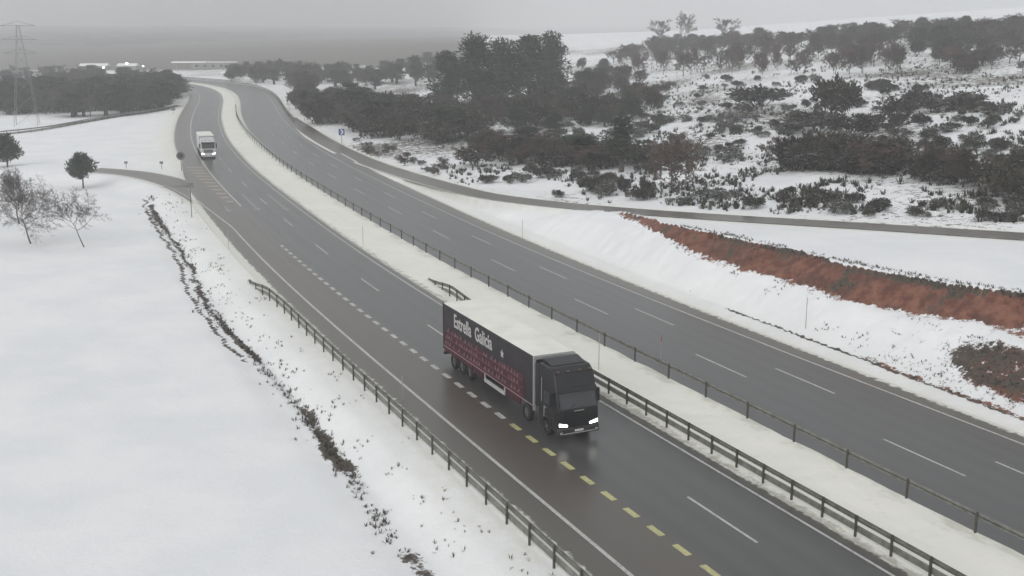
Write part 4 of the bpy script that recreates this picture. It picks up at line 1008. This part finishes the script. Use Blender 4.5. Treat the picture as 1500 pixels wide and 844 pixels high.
lorry((q2[0], q2[1], .008), heading(float(s2_[0])+3), 1.1, 'distant white lorry with lit headlights coming round the bend', False)

# ------------------------------------------------------------------ far left: pylon, track barrier, services with lamps
M_PYL = pm('pylon_steel', (.22, .23, .23), .6, .3)
p, _ = hit(40, 184); px_, py_, pz_ = p[0]
t = empty('pylon', (px_, py_, pz_), .3, 'tall faint lattice electricity pylon beyond the track at far left', 'pylon')
b = MB(); H_ = 26; 
def leg(h, sx, sy): w = 2.6*(1 - h/H_) + .35; return (sx*w, sy*w, h)
for sx in (-1, 1):
    for sy in (-1, 1): b.tube(leg(-.5, sx, sy), leg(H_, sx, sy), .06, .04, n=4)
hs_ = [0, 4, 8, 12, 15.5, 18.5, 21, 23.5, 26]
for i in range(len(hs_)-1):
    for (a, c) in (((-1,-1),(1,-1)), ((1,-1),(1,1)), ((1,1),(-1,1)), ((-1,1),(-1,-1))):
        b.tube(leg(hs_[i], *a), leg(hs_[i+1], *c), .025, n=3); b.tube(leg(hs_[i], *c), leg(hs_[i+1], *a), .025, n=3)
b.build('lattice_tower', M_PYL, t)
b = MB()
for h in (18.5, 22, 25.5):
    b.tube((-4.2, 0, h+.3), (4.2, 0, h+.3), .08, n=4); b.tube((-4.2, 0, h+.3), (0, 0, h+1.4), .05, n=3); b.tube((4.2, 0, h+.3), (0, 0, h+1.4), .05, n=3)
b.build('crossarm', M_PYL, t)
tk = catmull([unpx(*a, -.6) for a in ((-60,204),(0,196),(60,189),(150,174),(220,163),(262,156))]); TKL = Line(tk)
zt_ = lambda t_: terrain(*TKL.at(t_).T)
strip('field_track', TKL, np.arange(0, TKL.S[-1], 2.0), const(-1.6), const(1.6), lambda t_: zt_(t_)+.10, M_SV, nd=4)
barrier('dark low steel barrier along the field track left of the motorway', TKL, 2, TKL.S[-1]-6, 2.1, 4, 1, term=False, maxposts=60, zf=zt_)
# services building, canopy and lit lamps in the mist
M_BLD = pm('pale_building_wall', (.30, .30, .29), .8, var=.1, scale=.4); M_SNR = pm('snowy_roof', (.8, .8, .8), .8); M_STL = pm('lamp_glow', (1, 1, 1), .4, emis=(1, .96, .88), es=14)
def at(px, py, Y): z = CAM_H - (py-HY)*Y/F; return ((px-750)*Y/F, Y, z)
cx, cy, _ = at(287, 100, 690); gz0 = gz(cx, cy)
t = empty('filling_station_canopy', (cx, cy, gz0), .1, 'flat canopy with snow white roof edge in the mist beyond the bend', 'canopy')
b = MB(); b.box(-10, 10, -5, 5, 4.6, 5.3); b.build('roof', M_SNR, t)
b = MB(); [b.box(x-.3, x+.3, -.3, .3, -.5, 4.6) for x in (-8, 0, 8)]; b.build('columns', M_BLD, t)
t = empty('service_building', (cx+8, cy+22, gz(cx+8, cy+22)), .1, 'low pale building behind the canopy in the mist', 'building')
b = MB(); b.box(-12, 14, -5, 5, -.5, 3.6); w_ = b.build('wall', M_BLD, t)
b = MB(); b.box(-12.5, 14.5, -5.5, 5.5, 3.6, 4.0); b.build('roof', M_SNR, t)
for x in (-9, -4, 1, 6, 11):
    b = MB(); b.box(x-.9, x+.9, -5.04, -5.0, 1.0, 2.3); b.build('window', M_GLASS, t)
for i, (px, py, lb) in enumerate(((163, 97, 'leftmost of three lit street lamps in the mist at far left'), (197, 91, 'tallest and brightest of three lit street lamps, in the middle'), (220, 95, 'rightmost and faintest of three lit street lamps in the mist'))):
    x, y, z = at(px, py, 680); g0 = gz(x, y)
    t = empty('street_lamp', (x, y, g0), 0, lb, 'street lamp', 'lit lamps beyond the bend')
    b = MB(); b.tube((0, .3, -.5), (0, .3, z-g0+.2), .13, .08); b.tube((0, .3, z-g0+.2), (0, -.6, z-g0+.35), .06); b.build('pole', M_ZINCD, t)
    b = MB(); r_0 = (.42, .55, .33)[i]; b.tube((0, -.9, z-g0+.12), (0, -.1, z-g0+.12), r_0, r_0*.8, n=10); b.build('lamp_head', M_STL, t)
for (px, w_, lb) in ((150, 16, 'long low snow roofed shed under the left lamp'), (198, 11, 'snow roofed shed under the middle lamp')):
    x, y, z = at(px, 102, 700); g0 = gz(x, y)
    t = empty('shed', (x, y, g0), .05, lb, 'shed')
    b = MB(); b.box(-w_/2, w_/2, -4, 4, -.5, 2.6); b.build('wall', M_BLD, t)
    b = MB(); b.add([(-w_/2-.4,-4.5,2.5),(w_/2+.4,-4.5,2.5),(w_/2+.4,0,4.0),(-w_/2-.4,0,4.0),(-w_/2-.4,4.5,2.5),(w_/2+.4,4.5,2.5)], [(0,1,2,3),(3,2,5,4),(0,3,4),(1,5,2)]); b.build('roof', M_SNR, t)

tick('end')
# ------------------------------------------------------------------ haze
hm = bpy.data.materials.new('haze'); hm.use_nodes = True; t = hm.node_tree; t.nodes.clear()
v = t.nodes.new('ShaderNodeVolumePrincipled'); v.inputs['Color'].default_value = (.985, .99, 1.0, 1); v.inputs['Density'].default_value = .00056; v.inputs['Anisotropy'].default_value = .2
mo_ = t.nodes.new('ShaderNodeOutputMaterial'); t.links.new(v.outputs[0], mo_.inputs['Volume'])
b = MB(); b.box(-7200, 7200, -300, 7200, -40, 190); b.build('haze', hm, kind='stuff')
